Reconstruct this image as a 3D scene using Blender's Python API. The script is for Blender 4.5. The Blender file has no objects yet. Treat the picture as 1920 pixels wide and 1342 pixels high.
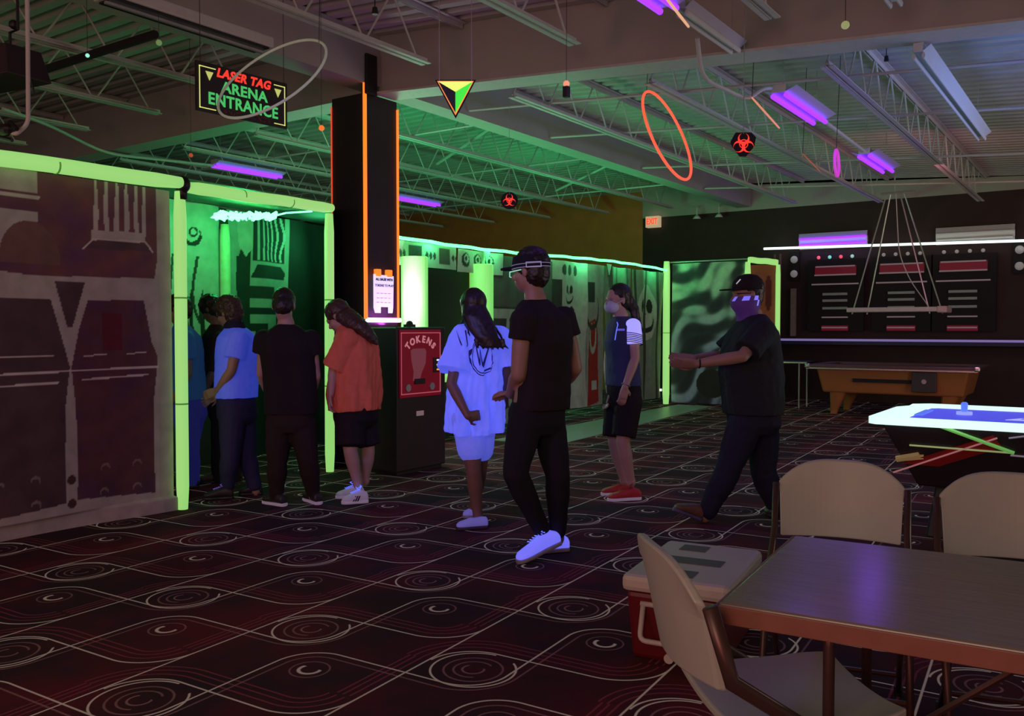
import bpy, bmesh, math, random
from mathutils import Vector, Matrix
import numpy as np
random.seed(7)
C = bpy.context.scene.collection
PI = math.pi
R = math.radians
# ------------------------------------------------------------------ camera, world, exposure
FPX, H = 1660.0, 1.35
PIT, YAW = math.atan(56/FPX), math.atan(1150/FPX)
FW = Vector((-math.sin(YAW)*math.cos(PIT), math.cos(YAW)*math.cos(PIT), -math.sin(PIT)))
RT = Vector((math.cos(YAW), math.sin(YAW), 0))
UP = Vector((-math.sin(YAW)*math.sin(PIT), math.cos(YAW)*math.sin(PIT), math.cos(PIT)))
AW = Vector((-math.sin(YAW), math.cos(YAW), 0))          # horizontal direction away from the camera
EYE = Vector((0, 0, H))
cd = bpy.data.cameras.new('camera'); cam = bpy.data.objects.new('camera', cd); C.objects.link(cam)
cd.sensor_width = 36; cd.lens = 36*FPX/1920; cd.clip_end = 200
cam.location = EYE
cam.rotation_euler = Matrix((RT, UP, -FW)).transposed().to_euler()
bpy.context.scene.camera = cam
vs = bpy.context.scene.view_settings
vs.view_transform = 'Standard'; vs.look = 'None'; vs.gamma = 1; vs.use_curve_mapping = False
vs.exposure = 0.0
def ray(px, py): return FW + RT*((px-960)/FPX) + UP*(-(py-671)/FPX)
def pt(px, py, dep): return EYE + ray(px, py)*dep          # a point seen at px,py at camera depth dep (metres)
def on_z(px, py, z=0.0): d = ray(px, py); return EYE + d*((z-H)/d.z)
w = bpy.data.worlds.new('world'); bpy.context.scene.world = w; w.use_nodes = True
w.node_tree.nodes['Background'].inputs[0].default_value = (1.0, .78, .68, 1)
w.node_tree.nodes['Background'].inputs[1].default_value = .19
try:
    bpy.context.scene.cycles.use_denoising = True
    bpy.context.scene.cycles.max_bounces = 6
    bpy.context.scene.cycles.sample_clamp_indirect = 3
except Exception: pass
def lamp(name, kind, loc, energy, col, size=.3, aim=None, spread=None, sy=None):
    l = bpy.data.lights.new(name, kind); l.energy = energy; l.color = col
    if kind == 'AREA':
        l.size = size
        if sy: l.shape = 'RECTANGLE'; l.size_y = sy
        if spread: l.spread = spread
    else: l.shadow_soft_size = size
    o = bpy.data.objects.new(name, l); C.objects.link(o); o.location = loc
    if aim is not None: o.rotation_euler = (Vector(aim)-Vector(loc)).to_track_quat('-Z', 'Y').to_euler()
    return o
# unseen lights: red game glow, blue and arena green; the rest added fill
lamp('unseen_hall_light', 'AREA', (-4.5, -3.0, 1.6), 42, (1, .36, .34), 1.6, (-6, 4, .6))
lamp('unseen_hall_light', 'AREA', (.2, -2.2, 1.5), 20, (1, .14, .09), 1.2, (-1.2, 3, .5))
lamp('unseen_hall_light', 'AREA', (1.9, 7.4, 1.9), 34, (.12, .30, 1), .6, (.2, 8.2, 4.0), spread=R(95))
lamp('unseen_hall_light', 'AREA', (-3.2, 1.6, 2.9), 5, (.16, .16, 1), .5, (-4.0, 5.2, 1.0), spread=R(70))  # added violet light that lifts the white shirts
lamp('unseen_hall_light', 'AREA', (-.5, -2.5, 2.6), 40, (1, .80, .64), 2.0, (-4.0, 6, 3.4))  # added soft fill from behind the camera
lamp('unseen_hall_light', 'AREA', (3.6, 9.5, 1.2), 75, (1, .80, .64), 2.0, (-5, 11, 3.2))  # added warm fill from the right
lamp('unseen_hall_light', 'AREA', (-2.2, 12.2, 2.9), 10, (.9, .25, .35), 1.0, (-3, 16.5, 1.4))  # added reddish light on the far wall, no lamp hangs there
for x, y, z, e in ((-7.6, 8.4, 2.25, 75), (-7.6, 12.0, 2.25, 60), (-7.3, 6.9, 2.3, 14), (-9.2, 3.6, 2.2, 2)):
    lamp('arena_lamp', 'POINT', (x, y, z), e, (.08, 1, .33), .25)
# ------------------------------------------------------------------ materials
def lin(c):
    c = c/255.0
    return c/12.92 if c <= .04045 else ((c+.055)/1.055)**2.4
def rgb(r, g, b): return (lin(r), lin(g), lin(b), 1)
def mat(name, col, rough=.7, metal=0, emit=None, es=0, noise=.25, nscale=18, bump=0, spec=.5, coat=0):
    m = bpy.data.materials.new(name); m.use_nodes = True
    nt = m.node_tree; b = nt.nodes['Principled BSDF']
    b.inputs['Roughness'].default_value = rough; b.inputs['Metallic'].default_value = metal
    b.inputs['Specular IOR Level'].default_value = spec
    b.inputs['Coat Weight'].default_value = coat
    tc = nt.nodes.new('ShaderNodeTexCoord')
    n = nt.nodes.new('ShaderNodeTexNoise'); n.inputs['Scale'].default_value = nscale; n.inputs['Detail'].default_value = 4
    nt.links.new(tc.outputs['Object'], n.inputs['Vector'])
    r = nt.nodes.new('ShaderNodeMix'); r.data_type = 'RGBA'
    r.inputs[6].default_value = tuple(c*(1-noise) for c in col[:3])+(1,)
    r.inputs[7].default_value = tuple(min(1, c*(1+noise)) for c in col[:3])+(1,)
    nt.links.new(n.outputs['Fac'], r.inputs[0]); nt.links.new(r.outputs[2], b.inputs['Base Color'])
    if emit: b.inputs['Emission Color'].default_value = emit; b.inputs['Emission Strength'].default_value = es
    if bump:
        bp = nt.nodes.new('ShaderNodeBump'); bp.inputs['Strength'].default_value = bump; bp.inputs['Distance'].default_value = .02
        nt.links.new(n.outputs['Fac'], bp.inputs['Height']); nt.links.new(bp.outputs['Normal'], b.inputs['Normal'])
    return m
def glow(name, col, s=1.0, base=None): return mat(name, base or col, .5, emit=col, es=s, noise=.05)
def paintmat(name, rough=.75, bump=.15, spec=.3, es=0):
    m = bpy.data.materials.new(name); m.use_nodes = True; nt = m.node_tree; b = nt.nodes['Principled BSDF']
    a = nt.nodes.new('ShaderNodeVertexColor'); a.layer_name = 'Col'
    n = nt.nodes.new('ShaderNodeTexNoise'); n.inputs['Scale'].default_value = 9; n.inputs['Detail'].default_value = 5
    tc = nt.nodes.new('ShaderNodeTexCoord'); nt.links.new(tc.outputs['Object'], n.inputs['Vector'])
    mr = nt.nodes.new('ShaderNodeMapRange'); mr.inputs[3].default_value = .65; mr.inputs[4].default_value = 1.3
    nt.links.new(n.outputs['Fac'], mr.inputs[0])
    mx = nt.nodes.new('ShaderNodeMix'); mx.data_type = 'RGBA'; mx.blend_type = 'MULTIPLY'; mx.inputs[0].default_value = 1
    nt.links.new(a.outputs['Color'], mx.inputs[6]); nt.links.new(mr.outputs[0], mx.inputs[7])
    nt.links.new(mx.outputs[2], b.inputs['Base Color'])
    b.inputs['Roughness'].default_value = rough; b.inputs['Specular IOR Level'].default_value = spec
    if es:
        nt.links.new(mx.outputs[2], b.inputs['Emission Color']); b.inputs['Emission Strength'].default_value = es
    bp = nt.nodes.new('ShaderNodeBump'); bp.inputs['Strength'].default_value = bump; bp.inputs['Distance'].default_value = .02
    nt.links.new(n.outputs['Fac'], bp.inputs['Height']); nt.links.new(bp.outputs['Normal'], b.inputs['Normal'])
    return m
class X:                                                   # tiny expression builder for shader math
    nt = None
    def __init__(s, v): s.v = v
    @staticmethod
    def op(o, *a):
        n = X.nt.nodes.new('ShaderNodeMath'); n.operation = o
        for i, q in enumerate(a):
            q = q.v if isinstance(q, X) else q
            if isinstance(q, (int, float)): n.inputs[i].default_value = q
            else: X.nt.links.new(q, n.inputs[i])
        return X(n.outputs[0])
    def __add__(s, o): return X.op('ADD', s, o)
    __radd__ = __add__
    def __sub__(s, o): return X.op('SUBTRACT', s, o)
    def __rsub__(s, o): return X.op('SUBTRACT', o, s)
    def __mul__(s, o): return X.op('MULTIPLY', s, o)
    __rmul__ = __mul__
def xabs(a): return X.op('ABSOLUTE', a)
def xmax(a, b): return X.op('MAXIMUM', a, b)
def xmin(a, b): return X.op('MINIMUM', a, b)
def xsq(a, b): return X.op('SQRT', a*a+b*b)
def gt(a, b): return X.op('GREATER_THAN', a, b)
def lt(a, b): return X.op('LESS_THAN', a, b)
def fr(a): return X.op('FRACT', a)
def carpet_material():
    m = bpy.data.materials.new('arcade_carpet'); m.use_nodes = True; nt = m.node_tree; X.nt = nt
    b = nt.nodes['Principled BSDF']
    tc = nt.nodes.new('ShaderNodeTexCoord'); sp = nt.nodes.new('ShaderNodeSeparateXYZ'); nt.links.new(tc.outputs['Object'], sp.inputs[0])
    x, y = X(sp.outputs[0]), X(sp.outputs[1])
    e1, e2 = (.882, .040), (-.062, .882); D = e1[0]*e2[1]-e1[1]*e2[0]
    dx, dy = x+2.63, y-2.39
    U = dx*(e2[1]/D)-dy*(e2[0]/D); V = dy*(e1[0]/D)-dx*(e1[1]/D)
    def band(d, wdt):                                      # soft line of half width wdt (in repeats)
        return X.op('SUBTRACT', 1, X.op('SMOOTH_MIN', X.op('MULTIPLY', d, 1/wdt), 1, .3)) if False else xmax(1-d*(1/wdt), 0)
    def smooth(v):
        return xmin(v*1.8, 1)
    def cell(ou, ov): return fr(U-ou+.5)-.5, fr(V-ov+.5)-.5
    W = .0068
    bright, dim, red = None, None, None
    def acc(a, v): return v if a is None else xmax(a, v)
    # straight line
    u, v = cell(.39, 0); bright = acc(bright, smooth(band(xabs(u), W)))
    def hseg(off, v0, u0, u1):                             # along u at v0 from u0 to u1
        u, v = cell((u0+u1)/2, v0); return smooth(band(xabs(v-off), W))*lt(xabs(u), (u1-u0)/2)
    def vseg(off, u0, v0, v1):
        u, v = cell(u0, (v0+v1)/2); return smooth(band(xabs(u-off), W))*lt(xabs(v), (v1-v0)/2)
    def arc(cu, cv, r, su, sv, wd=W):                      # quadrant where su*u>0, sv*v>0
        u, v = cell(cu, cv); return smooth(band(xabs(xsq(u, v)-r), wd))*gt(u*su, 0)*gt(v*sv, 0)
    bright = acc(bright, hseg(0, .60, .62, 1.13)); bright = acc(bright, arc(.62, .38, .22, -1, 1))
    bright = acc(bright, arc(.13, .86, .26, 1, -1))
    bright = acc(bright, vseg(0, .80, .40, 1.0)); bright = acc(bright, arc(1.0, 1.0, .20, -1, 1))
    bright = acc(bright, hseg(0, .20, 0, .60)); bright = acc(bright, arc(.60, .40, .20, 1, -1))
    # ring B, open on one side, with faint inner rings
    ub, vb = cell(.63, .39); rb = xsq(ub, vb)
    gap = 1-(gt(ub, .0)*gt(vb, .09)*lt(ub, .12))
    bright = acc(bright, smooth(band(xabs(rb-.195), W))*gap)
    dim = acc(dim, smooth(band(xabs(rb-.135), .007))); dim = acc(dim, smooth(band(xabs(rb-.09), .007))*lt(ub, .05))
    dim = acc(dim, smooth(band(xabs(rb-.05), .007))*lt(vb, .03)*1.3)
    ua, va = cell(0, 0); ra = xsq(ua, va)
    bright = acc(bright, smooth(band(xabs(ra-.05), .011))*lt(va, .02))
    dim = acc(dim, smooth(band(xabs(ra-.09), .006)))
    # echo lines
    for o in (.05,):
        dim = acc(dim, vseg(0, .80+o, .40, 1.0)); dim = acc(dim, arc(1.0, 1.0, .20-o, -1, 1)); dim = acc(dim, hseg(0, .20-o, 0, .60)); dim = acc(dim, arc(.60, .40, .20+o, 1, -1))
    for o in (.055, .10, .14):
        red = acc(red, vseg(0, .39-o*.8, -.12, .38)); red = acc(red, arc(.62, .38, .22+o, -1, 1)); red = acc(red, hseg(0, .60+o, .62, 1.13)); red = acc(red, arc(.13, .86, .26-o, 1, -1))
    n = nt.nodes.new('ShaderNodeTexNoise'); n.inputs['Scale'].default_value = 1.3; n.inputs['Detail'].default_value = 3
    n2 = nt.nodes.new('ShaderNodeTexNoise'); n2.inputs['Scale'].default_value = 120; n2.inputs['Detail'].default_value = 2
    n3 = nt.nodes.new('ShaderNodeTexNoise'); n3.inputs['Scale'].default_value = 3.1; n3.inputs['Detail'].default_value = 3
    for q in (n, n2, n3): nt.links.new(tc.outputs['Object'], q.inputs['Vector'])
    def mix(f, a, c):
        k = nt.nodes.new('ShaderNodeMix'); k.data_type = 'RGBA'
        f = f.v if isinstance(f, X) else f
        nt.links.new(f, k.inputs[0])
        for i, q in ((6, a), (7, c)):
            if isinstance(q, tuple): k.inputs[i].default_value = q
            else: nt.links.new(q, k.inputs[i])
        return k.outputs[2]
    f1 = xmin(xmax((X(n.outputs['Fac'])-.42)*5, 0), 1); f2 = xmin(xmax((X(n3.outputs['Fac'])-.5)*5, 0), 1)*.7
    base = mix(f1, (.048, .024, .030, 1), (.125, .020, .032, 1)); base = mix(f2, base, (.034, .024, .040, 1))
    c = mix(red*.75, base, (.36, .07, .11, 1)); c = mix(dim*.65, c, (.42, .24, .24, 1)); c = mix(bright*.9, c, (.62, .50, .42, 1))
    c = mix((X(n2.outputs['Fac'])-.45)*.9, c, (.01, .006, .01, 1))
    nt.links.new(c, b.inputs['Base Color']); b.inputs['Roughness'].default_value = .95; b.inputs['Specular IOR Level'].default_value = .1
    # UV-reactive threads give off a little light of their own
    nt.links.new(mix(bright, (0, 0, 0, 1), (.9, .75, .62, 1)), b.inputs['Emission Color']); b.inputs['Emission Strength'].default_value = .07
    return m
# ------------------------------------------------------------------ mesh helpers
def tag(o, label=None, cat=None, group=None, kind=None):
    if label: o['label'] = label
    if cat: o['category'] = cat
    if group: o['group'] = group
    if kind: o['kind'] = kind
    return o
def obj(name, bm, m, parent=None, smooth=False, bev=0, nc=True):
    me = bpy.data.meshes.new(name)
    if nc: bmesh.ops.recalc_face_normals(bm, faces=bm.faces)
    bm.to_mesh(me); bm.free()
    for q in (m if isinstance(m, (list, tuple)) else [m]): me.materials.append(q)
    if smooth: me.shade_smooth()
    o = bpy.data.objects.new(name, me); C.objects.link(o)
    if parent is not None:
        o.parent = parent; o.matrix_parent_inverse = parent_inv(parent)
    if bev:
        k = o.modifiers.new('b', 'BEVEL'); k.width = bev; k.segments = 2; k.limit_method = 'ANGLE'
    return o
def parent_inv(p):                                          # parts are modelled in world coordinates under their thing
    return Matrix.LocRotScale(p.location, p.rotation_euler, p.scale).inverted() if p.parent is None else Matrix.Identity(4)
def thing(name, label, cat, loc=(0, 0, 0), rz=0, group=None, kind=None):
    o = bpy.data.objects.new(name, None); C.objects.link(o); o.location = loc; o.rotation_euler = (0, 0, rz)
    o.empty_display_size = .1
    return tag(o, label, cat, group, kind)
# Parts are modelled in WORLD coordinates when built with obj(..., parent) unless the parent sits at the origin (see lobj).
def lobj(name, bm, m, parent, **k):                         # part modelled in its parent's local coordinates
    o = obj(name, bm, m, None, **k); o.parent = parent; return o
def dup(o, parent=None):
    c = o.copy(); C.objects.link(c)
    if parent is not None: c.parent = parent
    for ch in [q for q in o.children]:
        dup(ch, c)
    return c
def box(bm, x0, y0, z0, x1, y1, z1, M=None, mi=0):
    vs_ = [bm.verts.new((M @ Vector(p)) if M else p) for p in ((x0, y0, z0), (x1, y0, z0), (x1, y1, z0), (x0, y1, z0), (x0, y0, z1), (x1, y0, z1), (x1, y1, z1), (x0, y1, z1))]
    for f in ((0, 3, 2, 1), (4, 5, 6, 7), (0, 1, 5, 4), (1, 2, 6, 5), (2, 3, 7, 6), (3, 0, 4, 7)):
        q = bm.faces.new([vs_[i] for i in f]); q.material_index = mi
def NB(): return bmesh.new()
def bx(*a, **k): bm = NB(); box(bm, *a, **k); return bm
def ring(bm, c, U, V, ru, rv, n=16, pw=2.0, tw=0):
    out = []
    for i in range(n):
        t = 2*PI*i/n+tw; cs, sn = math.cos(t), math.sin(t)
        a = abs(cs)**(2/pw)*(1 if cs >= 0 else -1); b = abs(sn)**(2/pw)*(1 if sn >= 0 else -1)
        out.append(bm.verts.new(c+U*(a*ru)+V*(b*rv)))
    return out
def skin(bm, rings, cap=True, mi=0):
    for a, b in zip(rings, rings[1:]):
        n = len(a)
        for i in range(n):
            f = bm.faces.new((a[i], a[(i+1) % n], b[(i+1) % n], b[i])); f.material_index = mi
    if cap:
        for r_ in (rings[0], rings[-1]):
            f = bm.faces.new(r_); f.material_index = mi
def frame(d, ref=None):
    d = d.normalized(); ref = ref or Vector((0, 0, 1))
    if abs(d.dot(ref)) > .97: ref = Vector((1, 0, 0))
    u = d.cross(ref).normalized(); return u, u.cross(d).normalized()
def tube(bm, pts, rad, n=12, closed=False, flat=1.0, ref=None, cap=True, mi=0):
    pts = [Vector(p) for p in pts]; rad = rad if isinstance(rad, (list, tuple)) else [rad]*len(pts)
    rs = []; N = len(pts); prev = None
    for i, p in enumerate(pts):
        if closed: d = pts[(i+1) % N]-pts[i-1]
        else: d = pts[min(i+1, N-1)]-pts[max(i-1, 0)]
        if prev is None: u, v = frame(d, ref)
        else:
            dn = d.normalized(); u = (prev-dn*prev.dot(dn)).normalized(); v = u.cross(dn)
        prev = u
        rs.append(ring(bm, p, u, v, rad[i], rad[i]*flat, n))
    if closed: skin(bm, rs+[rs[0]], False, mi)
    else: skin(bm, rs, cap, mi)
def rounded(pts, r, k=4):                                   # polyline with rounded corners
    pts = [Vector(p) for p in pts]; out = [pts[0]]
    for a, b, c in zip(pts, pts[1:], pts[2:]):
        d1 = (a-b).normalized(); d2 = (c-b).normalized(); q = min(r, (a-b).length*.45, (c-b).length*.45)
        p0, p1 = b+d1*q, b+d2*q
        for i in range(k+1):
            t = i/k; out.append(p0*(1-t)**2+b*2*t*(1-t)+p1*t*t)
    out.append(pts[-1]); return out
def ell(bm, c, rx, ry, rz, Rm=None, nu=14, nv=9):
    Rm = Rm or Matrix.Identity(3); rs = []
    c = Vector(c)
    for j in range(1, nv):
        ph = PI*j/nv; s, cz = math.sin(ph), math.cos(ph)
        rs.append([bm.verts.new(c+Rm @ Vector((rx*s*math.cos(2*PI*i/nu), ry*s*math.sin(2*PI*i/nu), rz*cz))) for i in range(nu)])
    skin(bm, rs, False)
    for r_, s in ((rs[0], 1), (rs[-1], -1)):
        t = bm.verts.new(c+Rm @ Vector((0, 0, s*rz)))
        for i in range(nu): bm.faces.new((r_[i], r_[(i+1) % nu], t))
def cyl(bm, a, b, r0, r1=None, n=16, mi=0): tube(bm, [a, b], [r0, r0 if r1 is None else r1], n, mi=mi)
def prism(bm, pts, th, O, U, V, mi=0, back=True):          # polygon in plane O+U,V extruded by th along U x V
    N = U.cross(V).normalized()*th
    a = [bm.verts.new(O+U*p[0]+V*p[1]) for p in pts]; b = [bm.verts.new(v.co+N) for v in a]
    f = bm.faces.new(a); f.material_index = mi; f = bm.faces.new(b); f.material_index = mi; n = len(a)
    for i in range(n):
        f = bm.faces.new((a[i], a[(i+1) % n], b[(i+1) % n], b[i])); f.material_index = mi
def text(name, s, size, m, parent, O, U, V, ext=.004, off=0, shear=0, align='CENTER', sx=1.0, sp=1.0):
    cu = bpy.data.curves.new(name, 'FONT'); cu.body = s; cu.size = size; cu.extrude = ext; cu.offset = off; cu.shear = shear
    cu.align_x = align; cu.align_y = 'CENTER'; cu.space_character = sp; cu.resolution_u = 3
    t = bpy.data.objects.new(name, cu); C.objects.link(t)
    dg = bpy.context.evaluated_depsgraph_get(); me = bpy.data.meshes.new_from_object(t.evaluated_get(dg))
    bpy.data.objects.remove(t); U = U.normalized(); V = V.normalized(); N = U.cross(V)
    me.transform(Matrix.Translation(O) @ Matrix((U, V, N)).transposed().to_4x4() @ Matrix.Diagonal((sx, 1, 1, 1)))
    me.materials.clear(); me.materials.append(m)
    o = bpy.data.objects.new(name, me); C.objects.link(o)
    if parent is not None: o.parent = parent; o.matrix_parent_inverse = parent_inv(parent)
    return o
def apply_mods(o):
    dg = bpy.context.evaluated_depsgraph_get(); me = bpy.data.meshes.new_from_object(o.evaluated_get(dg))
    o.modifiers.clear(); o.data = me; return o
_tex = {}
def clouds(sc):
    if sc not in _tex:
        t = bpy.data.textures.new('clouds%g' % sc, 'CLOUDS'); t.noise_scale = sc; _tex[sc] = t
    return _tex[sc]
def fuse(name, bm, m, parent=None, vox=.008, disp=0, dsc=.12, it=3):
    o = obj(name, bm, m, parent)
    k = o.modifiers.new('r', 'REMESH'); k.mode = 'VOXEL'; k.voxel_size = vox; k.use_smooth_shade = True
    k = o.modifiers.new('s', 'SMOOTH'); k.iterations = it; k.factor = .5
    if disp:
        k = o.modifiers.new('d', 'DISPLACE'); k.texture = clouds(dsc); k.strength = disp; k.mid_level = .5; k.texture_coords = 'LOCAL'
    return apply_mods(o)
def drape(o, ctr, amp, k, z0, z1, seed=0):                  # soft vertical folds that deepen from z1 down to z0
    n = len(o.data.vertices); co = np.empty(n*3); o.data.vertices.foreach_get('co', co); co = co.reshape(-1, 3)
    d = co[:, :2]-np.array([ctr.x, ctr.y]); th = np.arctan2(d[:, 1], d[:, 0]); f = np.clip((z1-co[:, 2])/(z1-z0), 0, 1)
    w_ = np.sin(k*th+seed+1.5*np.sin(co[:, 2]*5+seed))+.5*np.sin(k*1.7*th+2.1*seed+co[:, 2]*7)+.3*np.sin(th*k*3.1-co[:, 2]*11)
    r = np.hypot(d[:, 0], d[:, 1])+1e-6; m = amp*(.25+.75*f)*w_; co[:, :2] += d/r[:, None]*m[:, None]; co[:, 2] += .4*amp*f**3*np.sin(th*2.3+seed)
    o.data.vertices.foreach_set('co', co.ravel()); o.data.update()
def cloth(name, O, U, V, W, Hh, paint, m, parent=None, res=.012, wave=lambda s, t: 0, N=None):
    # sheet with painted print: paint(s, t) takes arrays in metres and returns rgb arrays
    nx, ny = max(2, int(W/res)), max(2, int(Hh/res))
    s = np.linspace(0, W, nx+1); t = np.linspace(0, Hh, ny+1); S, T = np.meshgrid(s, t)
    N = N or U.cross(V).normalized()
    wv = np.vectorize(wave)(S, T)
    P = np.array(O)[None, None]+S[..., None]*np.array(U)+T[..., None]*np.array(V)+wv[..., None]*np.array(N)
    idx = np.arange((nx+1)*(ny+1)).reshape(ny+1, nx+1)
    F = np.stack([idx[:-1, :-1], idx[:-1, 1:], idx[1:, 1:], idx[1:, :-1]], -1).reshape(-1, 4)
    me = bpy.data.meshes.new(name); me.from_pydata(P.reshape(-1, 3).tolist(), [], F.tolist())
    a = me.color_attributes.new('Col', 'FLOAT_COLOR', 'POINT')
    col = np.ones((S.size, 4)); col[:, :3] = paint(S, T).reshape(-1, 3); a.data.foreach_set('color', col.ravel())
    me.materials.append(m); me.shade_smooth()
    o = bpy.data.objects.new(name, me); C.objects.link(o)
    if parent is not None: o.parent = parent; o.matrix_parent_inverse = parent_inv(parent)
    return o
# painter tools
def blank(S, c): return np.ones(S.shape+(3,))*np.array(c)
def put(img, mask, c): img[mask] = c; return img
def poly(S, T, pts):
    m = np.zeros(S.shape, bool); n = len(pts)
    for i in range(n):
        x0, y0 = pts[i]; x1, y1 = pts[(i+1) % n]
        if y0 == y1: continue
        c = ((y0 > T) != (y1 > T)) & (S < (x1-x0)*(T-y0)/(y1-y0)+x0); m ^= c
    return m
def rect(S, T, x0, y0, x1, y1): return (S >= x0) & (S <= x1) & (T >= y0) & (T <= y1)
def disc(S, T, cx, cy, rx, ry=None): return ((S-cx)/rx)**2+((T-cy)/(ry or rx))**2 < 1
def seg(S, T, x0, y0, x1, y1, wd):
    dx, dy = x1-x0, y1-y0; L = dx*dx+dy*dy
    q = np.clip(((S-x0)*dx+(T-y0)*dy)/L, 0, 1); return np.hypot(S-x0-q*dx, T-y0-q*dy) < wd
# ------------------------------------------------------------------ common materials
M = {}
M['ceil'] = mat('painted_steel_deck', (.50, .47, .45, 1), .75, noise=.12, nscale=5)
M['joist'] = mat('painted_joist', (.60, .56, .55, 1), .6, noise=.12)
M['beam'] = mat('painted_beam', (.46, .42, .40, 1), .7, noise=.10, nscale=3)
M['blackwall'] = mat('black_wall_paint', (.048, .024, .024, 1), .8, noise=.4, nscale=4)
M['brownwall'] = mat('brown_wall_paint', (.66, .22, .06, 1), .8, noise=.25, nscale=3)
M['carpet'] = carpet_material()
M['lino'] = mat('smooth_floor_strip', (.42, .44, .40, 1), .35, noise=.15, nscale=6)
M['black'] = mat('black_plastic', (.014, .012, .014, 1), .45, noise=.3)
M['blackmat'] = mat('matt_black', (.016, .013, .015, 1), .85, noise=.3)
M['white'] = mat('white_enamel', (.7, .68, .66, 1), .4, noise=.06)
M['steel'] = mat('galvanised_steel', (.5, .48, .47, 1), .4, .6, noise=.15)
M['bronze'] = mat('brown_steel_tube', (.10, .055, .05, 1), .35, .5, noise=.2)
M['uv'] = glow('lit_violet_tube', rgb(125, 40, 255), 2.4)
M['uvrefl'] = mat('fixture_reflector', (.6, .55, .6, 1), .35, noise=.05)
M['tubeglow'] = glow('fluorescent_yellow_green_tube', rgb(158, 228, 122), .80, base=(.32, .42, .25, 1))
M['tubeglow2'] = glow('fluorescent_green_cylinder', rgb(120, 225, 95), .72, base=(.4, .8, .35, 1))
M['orange'] = glow('orange_neon', rgb(255, 110, 30), 1.7)
M['orange2'] = glow('orange_neon_dim', rgb(235, 75, 40), .9)
M['magenta'] = glow('pink_white_neon', (1.0, .30, 1.0, 1), 6.0)
M['greenled'] = glow('green_led_rope', (.11, 1.0, .24, 1), 3.2)
M['whiteled'] = glow('white_led_strip', (.85, 1.0, .95, 1), 1.8)
M['paint'] = paintmat('printed_sheet')
M['hair'] = mat('dark_hair', (.018, .011, .010, 1), .45, noise=.4, nscale=60)
M['hairbrown'] = mat('brown_hair', (.06, .028, .018, 1), .45, noise=.4, nscale=60)
# ------------------------------------------------------------------ the setting
tag(obj('floor', bx(-17, -4, -.1, 5, 17, 0), M['carpet']), kind='structure')
bm = NB(); prism(bm, [(-5.36, 8.6), (-5.83, 14.45), (-6.45, 14.45), (-6.22, 8.6)][::-1], .004, Vector((0, 0, .004)), Vector((1, 0, 0)), Vector((0, 1, 0)))
tag(obj('floor_strip', bm, M['lino']), kind='structure')
ZR = 4.23
def zdeck(x): return ZR-.07*(x+6.3) if x > -6.3 else ZR
def deck():                                                 # corrugated roof deck, ribs along x
    bm = NB(); xs = [-17, -6.3, 5]; rows = []
    y = -4.0; prof = []
    while y < 17.3:
        prof += [(y, 0), (y+.09, 0), (y+.115, .055), (y+.175, .055)]; y += .2
    for py_, dz in prof: rows.append([bm.verts.new((x, py_, zdeck(x)+dz)) for x in xs])
    for a, b in zip(rows, rows[1:]):
        for i in range(2): bm.faces.new((a[i], a[i+1], b[i+1], b[i]))
    return bm
tag(obj('ceiling', deck(), M['ceil']), kind='structure')
tag(obj('wall_west', bx(-17.1, -4, 0, -17, 17, 4.3), M['blackwall']), kind='structure')
tag(obj('wall_north', bx(-8.42, 17.0, 0, 5, 17.12, 3.66), M['blackwall']), kind='structure')
bm = NB(); box(bm, -17, 17.0, 0, -8.42, 17.12, 4.23); tag(obj('wall_north_west', bm, M['brownwall']), kind='structure')
bm = NB(); prism(bm, [(-8.42, 3.66), (5, 3.66), (5, zdeck(5)+.06), (-6.3, ZR+.06), (-8.42, ZR+.06)], .1, Vector((0, 17.1, 0)), Vector((1, 0, 0)), Vector((0, 0, 1)))
tag(obj('trim_1', bm, M['beam']), kind='structure')
# main beam across the hall and the girder along it, meeting over the column
def slopebox(x0, x1, y0, y1, zl0, zl1, top):
    bm = NB(); v = [bm.verts.new(p) for p in ((x0, y0, zl0), (x1, y0, zl1), (x1, y1, zl1), (x0, y1, zl0), (x0, y0, top(x0)), (x1, y0, top(x1)), (x1, y1, top(x1)), (x0, y1, top(x0)))]
    for f in ((0, 3, 2, 1), (4, 5, 6, 7), (0, 1, 5, 4), (1, 2, 6, 5), (2, 3, 7, 6), (3, 0, 4, 7)): bm.faces.new([v[i] for i in f])
    return bm
bm = slopebox(-6.1, 5, 6.50, 6.56, 3.66, 2.92, lambda x: zdeck(x)+.02)
tag(obj('beam', bm, M['beam']), kind='structure')
bm = slopebox(-6.1, 5, 6.42, 6.72, 3.64, 2.90, lambda x: 3.66-.0667*(x+6.1))
tag(obj('beam_flange', bm, M['joist']), kind='structure')
bm = slopebox(-16.9, -6.35, 6.50, 6.56, 3.60, 3.66, lambda x: zdeck(x)+.02); tag(obj('beam', bm, M['beam']), kind='structure')
bm = slopebox(-16.9, -6.35, 6.42, 6.72, 3.58, 3.64, lambda x: 3.64+.006*(x+6.35)*.9); tag(obj('beam_flange', bm, M['joist']), kind='structure')
tag(obj('girder', bx(-6.35, -4, 3.72, -6.08, 16.98, 4.22), M['beam']), kind='structure')
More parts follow.
